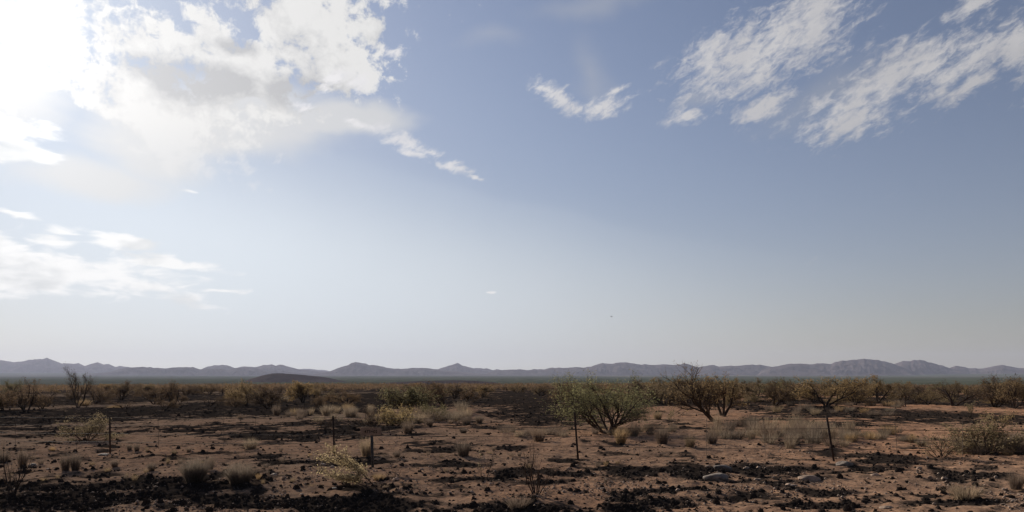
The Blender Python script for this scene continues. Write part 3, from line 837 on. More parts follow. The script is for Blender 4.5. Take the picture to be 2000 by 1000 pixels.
# ------------------------------------------------------------------ near shrubs
P_SHRUB = dict(levels=3, segs=(4, 4, 3, 3), wob=.4, up=(.2, .2, .1, 0), taper=.5, kids=(6, 5, 4), spread=(.6, .65, .7), lk=(.6, .6, .55), rk=.6, tilt=.8, foot=.06, len=.6, r=.013)
P_SHRUB['from'] = (.2, .15, .1)
P_TWIG = dict(P_SHRUB, levels=3, kids=(4, 4, 3), spread=(.45, .5, .5), tilt=.45, wob=.3, len=.7, r=.012)
SHRUBS = [
    (736, 954, 88, 1.5, plant('yellow_shrub', 401, 2, dict(P_TWIG, tilt=.25, len=.85, r=.014, kids=(6, 6, 4), up=(.0, .05, 0, 0)), dict(per_m=75, size=.036, aspect=.55, spread=.022, droop=.4, levels=[3, 2], keep=lambda q: q.x < .1), (TWIG, TWIG, L_YELLOW), lean=(-1.1, 0)), 'leggy seedling with straw yellow leaves leaning left beside the small marker sign'),
    (172, 860, 55, 1.25, plant('ochre_shrub', 402, 8, P_SHRUB, dict(per_m=34, size=.04, aspect=.5, spread=.03), (TWIG, TWIG, L_OCHRE)), 'rounded ochre leaved shrub left of the first fence post'),
    (1838, 895, 62, 1.1, plant('dark_shrub', 403, 7, dict(P_SHRUB, tilt=.75), dict(per_m=9, size=.045, aspect=.5, spread=.03), (BARK, TWIG, L_OCHRE)), 'dark stemmed shrub with few yellow leaves and a black shadow at right'),
    (1925, 886, 78, 1.3, plant('yellow_green_shrub', 404, 10, dict(P_SHRUB, tilt=.85), dict(per_m=30, size=.045, aspect=.5, spread=.035), (TWIG, TWIG, L_OCHRE)), 'wide yellow leaved shrub behind the dark stemmed one near the right edge'),
    (945, 942, 78, .75, plant('sapling', 405, 2, dict(P_TWIG, tilt=.3, r=.017), dict(per_m=8, size=.035, aspect=.6, spread=.02, keep=lambda q: q.x < -.05 and q.z > .35), (TWIG, TWIG, L_YELLOW)), 'slim sapling with a few pale leaves right of the marker sign'),
    (1046, 968, 126, .95, plant('bare_sapling', 406, 6, dict(P_TWIG, tilt=.58, kids=(4, 3, 3), len=.9, r=.02), None, (TWIG, TWIG, L_YELLOW)), 'bare spindly sapling forking upward in front of the middle fence post'),
    (24, 972, 118, .8, plant('bare_sapling', 407, 4, dict(P_TWIG, tilt=.4, len=.9, r=.02), dict(per_m=1.5, size=.03, spread=.02), (BARK, BARK, L_RUST)), 'black bare sapling rising from the burn at the lower left'),
    (724, 842, 56, 1.05, plant('dark_shrub', 408, 7, dict(P_SHRUB, tilt=.6), dict(per_m=6, size=.04, spread=.03), (BARK, TWIG, L_RUST)), 'scorched dark shrub just behind the marker sign'),
    (770, 832, 42, 1.2, plant('ochre_shrub', 409, 8, P_SHRUB, dict(per_m=26, size=.05, aspect=.5, spread=.035), (TWIG, TWIG, L_OCHRE)), 'dull yellow shrub right of the scorched one behind the sign'),
    (1311, 833, 38, .8, plant('sapling', 410, 1, dict(P_TWIG, tilt=.1, len=.6), dict(per_m=30, size=.05, spread=.03), (BARK, TWIG, L_OLIVE)), 'thin dark sapling with a little green below the leaning tree'),
    (768, 938, 42, 1.2, plant('twiggy_shrub', 411, 6, dict(P_TWIG, tilt=.6, len=.4, r=.007), None, (TWIG, TWIG, L_RUST)), 'small leafless brown shrub behind the round pale stone'),
    (846, 822, 40, 1.2, plant('olive_shrub', 412, 6, dict(P_SHRUB, tilt=.7), dict(per_m=16, size=.05, spread=.035), (TWIG, TWIG, L_OLIVE)), 'open olive shrub in front of the bare leaning mesquite'),
    (1638, 968, 22, .7, plant('burnt_seedling', 413, 3, dict(P_TWIG, len=.2, r=.006, levels=2), None, (BARK, BARK, L_RUST)), 'tiny charred seedling on open gravel below the right leaning fence post'),
    (1090, 818, 24, 1.1, plant('dark_shrub', 415, 6, dict(P_SHRUB, tilt=.7), dict(per_m=5, size=.04, spread=.03), (BARK, TWIG, L_RUST)), 'low black shrub skeleton left of the large green tree'),
    (630, 838, 26, 1.2, plant('dark_shrub', 416, 6, dict(P_SHRUB, tilt=.7), dict(per_m=5, size=.04, spread=.03), (BARK, TWIG, L_RUST)), 'low dark twiggy shrub left of the second fence post'),
    (928, 845, 14, 1.6, plant('burnt_seedling', 417, 6, dict(P_TWIG, len=.25, r=.006, levels=1, tilt=.7), None, (BARK, BARK, L_RUST)), 'tiny fan of burnt stems on bare soil beyond the thin wire stay'),
    (1895, 812, 34, .8, plant('pale_shrub', 418, 4, dict(P_TWIG, len=.5), dict(per_m=26, size=.05, spread=.03), (TWIG, TWIG, L_OCHRE)), 'small pale leaved shrub standing behind the black burn at right'),
    (1955, 838, 40, 1.0, plant('pale_shrub', 419, 5, dict(P_TWIG, len=.5), dict(per_m=24, size=.05, spread=.03), (TWIG, TWIG, L_OCHRE)), 'upright pale yellow shrub above the wide yellow one at the right edge'),
]
for px, py, hp, wx, model, lab in SHRUBS:
    put_plant('sapling' if 'sapling' in lab or 'seedling' in lab else 'desert_shrub', model, px, py, hp, lab, 'sapling' if ('sapling' in lab or 'seedling' in lab) else 'shrub', None, 0.0, wx)

# ------------------------------------------------------------------ grass tussocks
def tussock(seed, blades, w, h, bw=.006, curve=.5):
    """a fountain of fine blades, about w wide and h tall"""
    g = np.random.default_rng(seed)
    n = blades
    th = g.uniform(0, 2 * np.pi, n); t = g.uniform(0, 1, n) ** .65
    L = h * g.uniform(.65, 1.05, n) * (1 - .12 * t)
    tilt = t * .85
    foot = np.sqrt(g.uniform(0, 1, n)) * w * .22
    ft = th + g.normal(0, .5, n)
    b0 = np.stack([np.cos(ft) * foot, np.sin(ft) * foot, np.full(n, -.02)], -1)
    k = 4
    P = [b0]; p = b0.copy(); a = tilt * .6
    for i in range(k):
        d = np.stack([np.cos(th) * np.sin(a), np.sin(th) * np.sin(a), np.cos(a)], -1)
        p = p + d * (L / k)[:, None]; P.append(p.copy()); a = a + curve * t / k + g.normal(0, .06, n)
    side = np.stack([-np.sin(th + g.normal(0, 1.2, n)), np.cos(th), g.normal(0, .2, n)], -1)
    side /= np.linalg.norm(side, axis=1)[:, None]
    V = []; F_ = []
    wd = [1, .9, .75, .5, .12]
    for i in range(k + 1):
        V.append(P[i] - side * bw * wd[i] * .5); V.append(P[i] + side * bw * wd[i] * .5)
    V = np.stack(V, 1).reshape(-1, 3)
    o = np.arange(n)[:, None] * (2 * (k + 1))
    F_ = np.concatenate([np.concatenate([o + 2 * i, o + 2 * i + 1, o + 2 * i + 3, o + 2 * i + 2], 1) for i in range(k)])
    V[:, 0] *= w / (np.percentile(np.abs(V[:, 0]), 98) * 2); V[:, 1] *= w / (np.percentile(np.abs(V[:, 1]), 98) * 2)
    V[:, 2] *= h / np.percentile(V[:, 2], 99.5)
    return new_mesh('tussock', V, F_)
def with_mat(me, m):
    me.materials.append(m); return me
TS = {}
G_FRONT = leaf_material('front_grass', ((0.155, 0.118, 0.088), (0.205, 0.158, 0.118), (0.105, 0.08, 0.06)), .5)
for nm, mt in (('grey', G_GREY), ('pale', G_PALE), ('gold', G_GOLD)):
    TS[nm] = [with_mat(tussock(500 + k + len(nm) * 7, 230, 1.0, .8, .010), mt) for k in range(3)]
BIG = with_mat(tussock(520, 1700, 1.0, .9, .0075, .5), G_FRONT)
BIG2 = with_mat(tussock(521, 1700, 1.15, .8, .0075, .75), G_FRONT)
DENSE = {}
for nm, mt in (('grey', G_GREY), ('pale', G_PALE), ('gold', G_GOLD)):
    DENSE[nm] = [with_mat(tussock(560 + k + len(nm) * 7, 430, 1.0, .8, .011, .4), mt) for k in range(3)]
def put_tuft(me, px, py, w, h, label, group=None, name='grass_tussock', nom=(1.0, .8)):
    x, y = at(px, py)
    o = link(name, me)
    o.location = (x, y, float(ground_z(x, y)))
    o.scale = (w / F * y / nom[0], w / F * y / nom[0], h / F * y / nom[1])
    o.rotation_euler = (0, 0, rngp.uniform(0, 6.28))
    tag(o, label, 'grass', group)
    return o
put_tuft(BIG, 380, 943, 62, 52, 'large grey brown grass clump with upright blades, left one of the front pair', nom=(1, .9))
put_tuft(BIG2, 468, 946, 66, 46, 'large domed dark grass clump, right one of the front pair', nom=(1.15, .8))
TUFTS = [
    ('grey', 128, 919, 24, 34, 'slim grey grass clump, left of the two twins below the first fence post'),
    ('grey', 147, 918, 26, 34, 'slim grey grass clump, right of the two twins below the first fence post'),
    ('grey', 45, 912, 24, 36, 'upright dark grass clump beside the black bare sapling'),
    ('grey', 4, 905, 36, 28, 'grey grass clump cut by the left edge of the photo'),
    ('gold', 1213, 867, 34, 32, 'rounded golden grass clump under the large green tree'),
    ('grey', 1293, 867, 36, 36, 'upright brown grass clump right of the golden one under the green tree'),
    ('gold', 1348, 875, 26, 27, 'small golden brown grass clump lower right of the upright brown one'),
    ('grey', 1390, 867, 32, 28, 'grey grass clump below the leaning tree trunk'),
    ('pale', 1238, 853, 28, 28, 'pale grass clump tucked behind the golden one'),
    ('gold', 1285, 820, 22, 18, 'small bright golden grass clump between the green tree and the leaning tree'),
    ('grey', 1052, 863, 38, 28, 'brown grass clump left of the middle fence post'),
    ('grey', 797, 846, 30, 26, 'dark rounded grass clump right of the marker sign'),
    ('grey', 905, 892, 36, 34, 'dusky grass clump at the thin wire stay'),
    ('pale', 490, 879, 32, 24, 'pale grass tuft above the front pair of grey clumps'),
    ('grey', 253, 880, 14, 15, 'tiny grass tuft right of the first fence post, left of two'),
    ('grey', 267, 882, 15, 17, 'tiny grass tuft right of the first fence post, right of two'),
    ('grey', 369, 884, 12, 11, 'tiny dark grass tuft on open soil above the left front clump'),
    ('pale', 716, 890, 34, 36, 'pale wispy grass clump behind the post of the marker sign'),
    ('grey', 775, 893, 18, 14, 'small grass tuft right of the marker sign post'),
    ('grey', 678, 950, 20, 24, 'small grey grass tuft under the yellow seedling'),
    ('grey', 1010, 992, 60, 22, 'thin pale grass in the burn at the bottom middle'),
    ('pale', 1885, 976, 74, 30, 'wispy pale grass patch on red gravel at the lower right'),
    ('grey', 1985, 955, 36, 34, 'thin grass clump at the lower right edge'),
    ('gold', 340, 888, 14, 10, 'low straw coloured grass tuft on bare soil at left'),
    ('gold', 165, 793, 30, 14, 'low tawny grass hummock below the tall bare mesquite'),
    ('gold', 224, 801, 28, 10, 'tawny grass on the little mound beyond the first fence post'),
    ('pale', 554, 785, 24, 14, 'pale grass clump in front of the wide brown mesquite'),
    ('grey', 832, 825, 16, 12, 'little dark round grass tuft before the grassy bank, leftmost of the row'),
    ('grey', 838, 832, 22, 17, 'dark round grass tuft in front of the grassy bank'),
    ('grey', 911, 830, 26, 18, 'dark round grass tuft at the right end of the grassy bank'),
    ('grey', 936, 826, 22, 16, 'round grass tuft standing apart right of the grassy bank'),
    ('grey', 880, 828, 14, 9, 'tiny round grass tuft between the two dark ones at the grassy bank'),
    ('grey', 905, 846, 20, 12, 'small dark tuft below the grassy bank on bare soil'),
    ('grey', 540, 812, 20, 22, 'pale upright grass tuft at the left of the long row beyond the burn'),
    ('pale', 640, 812, 34, 22, 'pale grass tuft beyond the second fence post'),
    ('pale', 684, 817, 34, 24, 'rounded pale grass tuft just left of the scorched shrub'),
    ('grey', 470, 820, 16, 12, 'small grass tuft at the edge of the long black burn'),
    ('grey', 618, 822, 16, 14, 'small round grass tuft left of the second fence post'),
    ('grey', 590, 815, 26, 18, 'grass tuft standing on red soil beyond the burn'),
    ('gold', 740, 938, 30, 14, 'low tawny grass at the foot of the yellow seedling'),
    ('grey', 224, 912, 20, 16, 'low tuft on stony soil below the first fence post'),
    ('grey', 296, 920, 20, 18, 'low tuft left of the large front clumps'),
    ('grey', 410, 916, 24, 26, 'thin brown grass between the front pair and the soil behind'),
    ('pale', 1800, 870, 28, 14, 'short pale grass left of the dark stemmed shrub'),
    ('gold', 1970, 892, 22, 16, 'small tawny tuft at the foot of the wide yellow shrub'),
]
for kd, px, py, w, h, lab in TUFTS:
    put_tuft(DENSE[kd][rngp.randrange(3)], px, py, w, h * 1.1, lab)
# the grassy bank and the long pale swath
def swath(count, x0, x1, y0, y1, kinds, wr, hr, label, group):
    for i in range(count):
        px = rngp.uniform(x0, x1); py = rngp.uniform(y0, y1)
        put_tuft(TS[rngp.choice(kinds)][rngp.randrange(3)], px, py, rngp.uniform(*wr), rngp.uniform(*hr), label, group)
swath(26, 785, 918, 812, 825, ('grey', 'pale', 'pale'), (22, 40), (16, 28), 'soft dry grass tussock massed on the bank before the red dirt mound', 'tussocks on the grassy bank')
swath(34, 1395, 1620, 832, 860, ('pale', 'pale', 'grey'), (22, 50), (12, 34), 'pale dry grass tussock in the tall swath right of the leaning tree', 'tussocks in the pale swath by the leaning tree')
swath(24, 1500, 1665, 846, 876, ('pale', 'grey'), (26, 58), (16, 42), 'bushy pale grass tussock massed left of the right leaning fence post', 'tussocks massed by the right fence post')
swath(22, 1650, 1790, 846, 864, ('pale', 'grey', 'gold'), (22, 40), (12, 22), 'short pale grass tussock between the right fence post and the yellow shrub', 'tussocks right of the fence post')
swath(26, 1860, 2040, 868, 890, ('pale', 'grey'), (30, 54), (22, 40), 'dry grass tussock under the wide yellow shrub at the right', 'tussocks under the yellow shrub')
swath(24, 1130, 1320, 836, 850, ('grey', 'pale'), (18, 34), (9, 16), 'low dry tussock on the soil round the green tree', 'tussocks round the green tree')
swath(16, 980, 1110, 838, 856, ('grey', 'pale'), (18, 36), (9, 18), 'low dry tussock left of the green tree', 'tussocks left of the green tree')
swath(20, 560, 780, 800, 826, ('grey', 'gold', 'pale'), (14, 30), (9, 18), 'small dry tussock on the red soil beyond the second fence post', 'tussocks beyond the second fence post')
swath(30, -40, 560, 880, 945, ('grey', 'grey', 'gold'), (9, 20), (7, 15), 'small dry tuft scattered on the stony soil at left', 'tufts on the stony soil at left')
swath(24, 560, 1240, 880, 960, ('grey', 'gold', 'grey'), (9, 20), (6, 13), 'small dry tuft scattered on the stony soil in the middle', 'tufts on the stony soil in the middle')
swath(22, 1500, 1760, 792, 812, ('gold', 'pale', 'grey'), (18, 40), (8, 16), 'tawny tussock before the golden mesquites', 'tussocks before the golden mesquites')

# ------------------------------------------------------------------ charred grass stubs
def char_stub(seed, detail=True):
    g = np.random.default_rng(seed)
    nr, na = 3, 8
    V = [(0, 0, .62)]
    for i in range(1, nr + 1):
        for k in range(na):
            a = 2 * math.pi * (k + g.uniform(-.25, .25)) / na
            r = .5 * (i / nr) ** .8 * g.uniform(.75, 1.25)
            V.append((math.cos(a) * r, math.sin(a) * r, [.0, .58, .36, -.1][i] * g.uniform(.7, 1.3)))
    Fc = [(0, 1 + k, 1 + (k + 1) % na) for k in range(na)]
    for i in range(nr - 1):
        for k in range(na):
            a, b = 1 + i * na + k, 1 + i * na + (k + 1) % na
            Fc += [(a, a + na, b), (b, a + na, b + na)]
    V = list(V)
    for _ in range(18 if detail else 5):
        th = g.uniform(0, 6.28); r = g.uniform(.05, .42); tl = g.uniform(.0, .9)
        p = np.array([math.cos(th) * r, math.sin(th) * r, .3])
        d = np.array([math.cos(th) * tl, math.sin(th) * tl, 1.0]); d /= np.linalg.norm(d)
        s = np.array([-math.sin(th), math.cos(th), 0]) * g.uniform(.025, .06)
        n0 = len(V); q = p + d * g.uniform(.35, .85)
        V += [tuple(p - s), tuple(p + s), tuple(q)]; Fc.append((n0, n0 + 1, n0 + 2))
    return np.array(V), np.array(Fc)
STUBS = [char_stub(600 + k) for k in range(6)]
STUB_ME = []
for v, f in STUBS:
    me = new_mesh('charred_stub', v, f); me.materials.append(CHARM); STUB_ME.append(me)
STUB_LO = [char_stub(620 + k, False) for k in range(5)]

def scatter_char():
    g = np.random.default_rng(77)
    N = 170000
    py = g.uniform(764, 1010, N); px = g.uniform(-60, 2060, N)
    # even in the picture means thinner far away, as a burn of clumps reads
    k = (px - HX) / F
    y = F * 2.5 / (py - HY); 
    for _ in range(12):
        y = F * (CAM_Z - ground_z0(k * y, y)) / (py - HY)
        y = np.clip(y, 8, 160)
    x = k * y
    c = char_at(x, y)
    keep = g.random(N) < (c ** 1.4) * .11 * (1 + 1.6 * smooth(y, 22, 42)) + .038
    x, y, c = x[keep], y[keep], c[keep]
    s = g.lognormal(math.log(.066), .5, len(x)).clip(.03, .19) * (1 + .35 * smooth(y, 25, 60))
    hgt = s * g.uniform(.35, .85, len(x))
    z = ground_z(x, y) + detail_z(x, y) - .015
    rz = g.uniform(0, 6.28, len(x))
    size_px = s / y
    order = np.argsort(-size_px)
    for i in order[:300]:
        o = link('charred_stub', STUB_ME[int(i) % 6])
        o.location = (x[i], y[i], z[i]); o.scale = (s[i], s[i], hgt[i]); o.rotation_euler = (0, 0, rz[i])
        tag(o, 'black charred grass stub on the burnt soil in the foreground', 'burnt stub', 'charred grass stubs in the foreground')
    V, Fc, n0 = [], [], 0
    for i in order[300:20000]:
        v, f = STUB_LO[int(i) % 5]
        cz, sz = math.cos(rz[i]), math.sin(rz[i])
        w = np.stack([(v[:, 0] * cz - v[:, 1] * sz) * s[i] + x[i], (v[:, 0] * sz + v[:, 1] * cz) * s[i] + y[i], v[:, 2] * hgt[i] + z[i]], -1)
        V.append(w); Fc.append(f + n0); n0 += len(v)
    me = new_mesh('charred_stubble', np.concatenate(V), np.concatenate(Fc))
    tag(link('charred_stubble', me, None, CHARM), kind='stuff')
    print('char stubs', len(x))
scatter_char()

# ------------------------------------------------------------------ stones and gravel
def stone_material(name, a, b):
    m, n, out = mat_new(name)
    tcn = n.nodes.new('ShaderNodeTexCoord'); oi = n.nodes.new('ShaderNodeObjectInfo')
    f = noise(n, tcn.outputs['Object'], 4.0, 5, .65)
    c = mixc(n, f.step(.35, .65), a, b)
    v = n.nodes.new('ShaderNodeHueSaturation'); n.links.new(c, v.inputs['Color'])
    n.links.new((E(n, oi.outputs['Random']) * .6 + .7).s, v.inputs['Value'])
    principled(n, out, v.outputs[0], .9, .15, bump(n, f, .6, .03))
    return m
STONE = stone_material('pale_stone', (0.235, 0.16, 0.115), (0.37, 0.27, 0.20))
STONE_G = stone_material('grey_stone', (0.085, 0.068, 0.057), (0.19, 0.155, 0.128))
def stone_mesh(seed, squash=.6, cuts=3, angular=.35):
    import bmesh
    rng = random.Random(seed)
    bm = bmesh.new()
    bmesh.ops.create_icosphere(bm, subdivisions=cuts, radius=.5)
    planes = [(rvec(rng).normalized(), rng.uniform(.28, .46)) for _ in range(7)]
    for v in bm.verts:
        p = v.co.copy()
        for n_, d in planes:
            q = p.dot(n_) - d
            if q > 0: p -= n_ * q * (1 - .25 * (1 - angular))
        n1 = float(fbm(np.array(p.x * 3 + seed), np.array(p.y * 3 + p.z * 2.3), 3, seed)) - .5
        v.co = p * (1 + n1 * .35)
        v.co.z *= squash
    me = bpy.data.meshes.new('stone'); bm.to_mesh(me); bm.free()
    for p in me.polygons: p.use_smooth = True
    return me
SM = [stone_mesh(700 + k, .55 + .1 * (k % 3), 2) for k in range(6)]
for me in SM: me.materials.append(STONE)
def put_stone(me, px, py, w, h, label, group=None, rz=None, dep=1.0, mat=None):
    x, y = at(px, py)
    if mat:
        me = me.copy(); me.materials.clear(); me.materials.append(mat)
    o = link('stone', me)
    W = w / F * y; Hh = h / F * y
    zr = max(v.co.z for v in me.vertices) * 2
    o.location = (x, y, float(ground_z(x, y)) + Hh * .10)
    o.scale = (W * 1.1, W * dep, Hh / zr * 1.15)
    o.rotation_euler = (0, 0, rngp.uniform(-.4, .4) if rz is None else rz)
    tag(o, label, 'stone', group)
big_stone = lambda s, q: stone_mesh(s, q, 4)
ROCKS = [
    (1582, 937, 40, 13, big_stone(731, .5), STONE, 'long pale pink boulder lying on the burn below the right fence post'),
    (1545, 948, 23, 6, big_stone(732, .4), STONE, 'flat pale slab lower left of the long pink boulder'),
    (1398, 934, 46, 15, big_stone(733, .5), STONE_G, 'long grey boulder with a flat top in the black burn'),
    (1410, 917, 34, 14, big_stone(734, .6), STONE_G, 'dark grey boulder just behind the long flat topped one'),
    (1650, 908, 30, 12, big_stone(735, .6), STONE_G, 'dark boulder at the foot of the right leaning fence post'),
    (1709, 930, 15, 9, big_stone(736, .7), STONE, 'rounded tan stone far right of the long pink boulder'),
    (1817, 934, 9, 7, big_stone(737, .8), STONE, 'small round stone by itself on brown soil at right'),
    (1945, 934, 8, 8, big_stone(738, .9), STONE, 'small upright stone near the right edge'),
    (1795, 916, 12, 7, big_stone(739, .7), STONE, 'pale stone on the black stubble ridge at right'),
    (773, 938, 14, 10, big_stone(740, .75), STONE, 'round smooth pale stone by the small leafless shrub'),
    (536, 928, 13, 6, big_stone(741, .5), STONE, 'white flat stone alone on the soil right of the front grass pair'),
    (1458, 915, 13, 6, big_stone(742, .5), STONE, 'white stone right of the grey boulders'),
    (1480, 937, 14, 5, big_stone(743, .4), STONE, 'flat pale stone between the grey and the pink boulder'),
    (1482, 914, 9, 6, big_stone(744, .6), STONE, 'pale stone half buried behind the burn right of the grey boulders'),
    (1382, 912, 9, 5, big_stone(745, .6), STONE, 'white chip of stone just above the grey boulders'),
    (1178, 956, 17, 6, big_stone(746, .4), STONE, 'flat tan slab on gravel right of the bare sapling'),
    (1187, 960, 7, 6, big_stone(747, .8), STONE, 'small white stone touching the flat tan slab'),
    (1112, 916, 7, 5, big_stone(748, .8), STONE, 'white pebble at the foot of the middle fence post'),
    (921, 961, 8, 4, big_stone(749, .6), STONE, 'white stone below the slim sapling'),
    (980, 959, 8, 5, big_stone(750, .7), STONE, 'pale stone left of the bare spindly sapling'),
    (1845, 935, 12, 6, big_stone(751, .6), STONE, 'pale stone among gravel beside the small round stone at right'),
    (1730, 992, 26, 6, big_stone(752, .4), STONE, 'flat tan slab at the bottom edge on the right'),
    (631, 909, 10, 6, big_stone(753, .7), STONE, 'tan stone on the burn at the foot of the second fence post'),
    (651, 915, 14, 9, big_stone(754, .7), STONE, 'rusty stone left of the yellow seedling'),
    (64, 912, 16, 10, big_stone(755, .7), STONE_G, 'grey stone beside the upright dark grass at left'),
    (454, 932, 9, 4, big_stone(756, .5), STONE, 'pale chip between the two front grass clumps'),
    (203, 889, 22, 5, big_stone(757, .5), STONE_G, 'low grey slab at the foot of the first fence post'),
    (1325, 958, 10, 6, big_stone(758, .6), STONE, 'pale stone on gravel below the long grey boulder'),
    (652, 956, 14, 6, big_stone(759, .5), STONE_G, 'grey brown stone left of the small grass tuft under the seedling'),
    (590, 966, 10, 4, big_stone(760, .5), STONE, 'small flat pale stone above the bottom left burn'),
]
for px, py, w, h, me, mt, lab in ROCKS:
    put_stone(me, px, py, w, h, lab, None, None, .8, mt)
g_ = np.random.default_rng(41)
for i in range(240):
    px = g_.uniform(-10, 2010); py = 905 + 95 * g_.random() ** .8
    w = 2.2 + 4.3 * g_.random() ** 2
    sx_, sy_ = at(px, py)
    if float(char_at(np.array(sx_), np.array(sy_))) > .3 + .5 * g_.random(): continue
    put_stone(SM[i % 6], px, py, w, w * .6, 'small pale stone scattered on the gravelly soil in the foreground', 'small stones scattered in the foreground')
def gravel():
    g = np.random.default_rng(88)
    N = 26000
    py = 850 + 160 * g.random(N) ** .75; px = g.uniform(-60, 2060, N)
    k = (px - HX) / F; y = F * 2.5 / (py - HY)
    for _ in range(10): y = F * (CAM_Z - ground_z0(k * y, y)) / (py - HY)
    x = k * y
    cl = fbm(x / 1.3, y / 1.3, 3, 91)
    keep = g.random(N) < smooth(cl, .4, .62) * (1 - .88 * np.clip(char_at(x, y) * 1.6, 0, 1))
    x, y = x[keep], y[keep]; n = len(x)
    z = ground_z(x, y) + detail_z(x, y)
    s = g.lognormal(math.log(.017), .45, n).clip(.007, .05)
    octv = np.array([(1, 0, 0), (-1, 0, 0), (0, 1, 0), (0, -1, 0), (0, 0, .75), (0, 0, -.6)])
    octf = np.array([(0, 2, 4), (2, 1, 4), (1, 3, 4), (3, 0, 4), (2, 0, 5), (1, 2, 5), (3, 1, 5), (0, 3, 5)])
    V = octv[None] * g.uniform(.6, 1.3, (n, 6, 3)) * s[:, None, None]
    a = g.uniform(0, 6.28, n); ca, sa = np.cos(a)[:, None], np.sin(a)[:, None]
    V = np.stack([V[..., 0] * ca - V[..., 1] * sa + x[:, None], V[..., 0] * sa + V[..., 1] * ca + y[:, None], V[..., 2] + z[:, None] + s[:, None] * .25], -1)
    Fc = octf[None] + (np.arange(n) * 6)[:, None, None]
    me = new_mesh('gravel', V.reshape(-1, 3), Fc.reshape(-1, 3))
    m = leaf_material('gravel_stone', ((0.19, 0.125, 0.088), (0.35, 0.255, 0.19), (0.13, 0.09, 0.068)), 0.0)
    tag(link('gravel', me, None, m), kind='stuff')
gravel()

# ------------------------------------------------------------------ wire fence
def rust_material(name, a, b):
    m, n, out = mat_new(name)
    tcn = n.nodes.new('ShaderNodeTexCoord'); f = noise(n, tcn.outputs['Object'], 18.0, 5, .65)
    p = principled(n, out, mixc(n, f.step(.35, .65), a, b), .75, .3, bump(n, f, .3, .004))
    p.inputs['Metallic'].default_value = .25
    return m
POSTM = rust_material('rusty_steel', (0.022, 0.015, 0.012), (0.05, 0.030, 0.022))
WIREM = rust_material('rusty_wire', (0.040, 0.030, 0.025), (0.085, 0.060, 0.048))

def box_into(V, Fc, c, sx, sy, sz):
    n0 = len(V)
    for z in (-1, 1):
        for y in (-1, 1):
            for x in (-1, 1): V.append((c[0] + x * sx / 2, c[1] + y * sy / 2, c[2] + z * sz / 2))
    for q in ((0, 2, 3, 1), (4, 5, 7, 6), (0, 1, 5, 4), (2, 6, 7, 3), (0, 4, 6, 2), (1, 3, 7, 5)): Fc.append(tuple(n0 + i for i in q))

def t_post_mesh(h):
    V, Fc = [], []
    box_into(V, Fc, (0, 0, h / 2 - .15), .054, .008, h + .3)            # face
    box_into(V, Fc, (0, .021, h / 2 - .15), .008, .036, h + .3)         # web
    z = .12
    while z < h - .03:
        box_into(V, Fc, (0, -.007, z), .014, .008, .022); z += .054     # studs
    return new_mesh('post', np.array(V), np.array(Fc))
POST_TOP = {}
def fence():
    root = empty('wire_fence', (0, 0, 0))
    tag(root, 'rusty barbed wire fence on thin dark steel posts crossing the desert', 'fence')
    line = lambda k: 21.9 / (1 + .19 * k)                         # depth of the fence along a line of sight x = k*y
    spec = [(-1500, 0, 1.24, 0), (-760, 0, 1.24, 0), (-252, 0, 1.24, 0), (215, 0, 1.26, .01), (653, 0, 1.23, .035), (1129, 0, 1.36, .075), (1629, 0, 1.28, .15), (2140, 0, 1.27, .05), (2750, 0, 1.25, 0), (3500, 0, 1.25, 0)]
    posts = []
    for px, _, h, lean in spec:
        k = (px - HX) / F; y = line(k); x = k * y
        z = float(ground_z(x, y))
        o = link('post', t_post_mesh(h), root, POSTM)
        o.location = (x, y, z - .02); o.rotation_euler = (0, -lean, -.15)
        posts.append((Vector((x, y, z)), Vector((-math.sin(lean), 0, math.cos(lean))), h))
    def wpt(i, f):
        p, d, h = posts[i]
        return p + d * (f * 1.2) + Vector((0, -.015, 0))
    rng = random.Random(3)
    for f in (.30, .53, .76, .97):
        tb = Tubes(); pts = []
        for i in range(len(posts) - 1):
            a, b = wpt(i, f), wpt(i + 1, f)
            n = 14
            for j in range(n):
                t = j / n
                q = a.lerp(b, t); q.z -= 4 * t * (1 - t) * .035
                pts.append(q)
        pts.append(wpt(len(posts) - 1, f))
        tb.add(pts, [.0075] * len(pts), 4)
        for i in range(len(pts) - 1):                              # barbs
            L = (pts[i + 1] - pts[i]).length
            for j in range(max(1, int(L / .14))):
                q = pts[i].lerp(pts[i + 1], (j + .5) / max(1, int(L / .14)))
                a = Vector((rng.uniform(-.3, .3), rng.uniform(-1, 1), rng.uniform(-1, 1))).normalized() * .016
                tb.add([q - a, q + a], [.0022, .0022], 3)
        link('wire', tb.mesh('wire'), root, WIREM)
    for px, lean in ((150, .0), (310, .02), (437, .0), (500, .01), (891, .01), (830, .0), (1250, .03), (1380, .0), (1495, .05), (1753, .06), (1880, 0), (30, 0), (-120, 0), (2060, .03)):
        k = (px - HX) / F; y = line(k) - .02; x = k * y
        z = float(ground_z(x, y))
        tb = Tubes()
        pts = [Vector((x - lean * t * 1.2 + math.sin(t * 40 + px) * .004, y, z + .10 + t * 1.08)) for t in np.linspace(0, 1, 12)]
        tb.add(pts, [.0052] * 12, 4)
        link('stay', tb.mesh('stay'), root, WIREM)
fence()

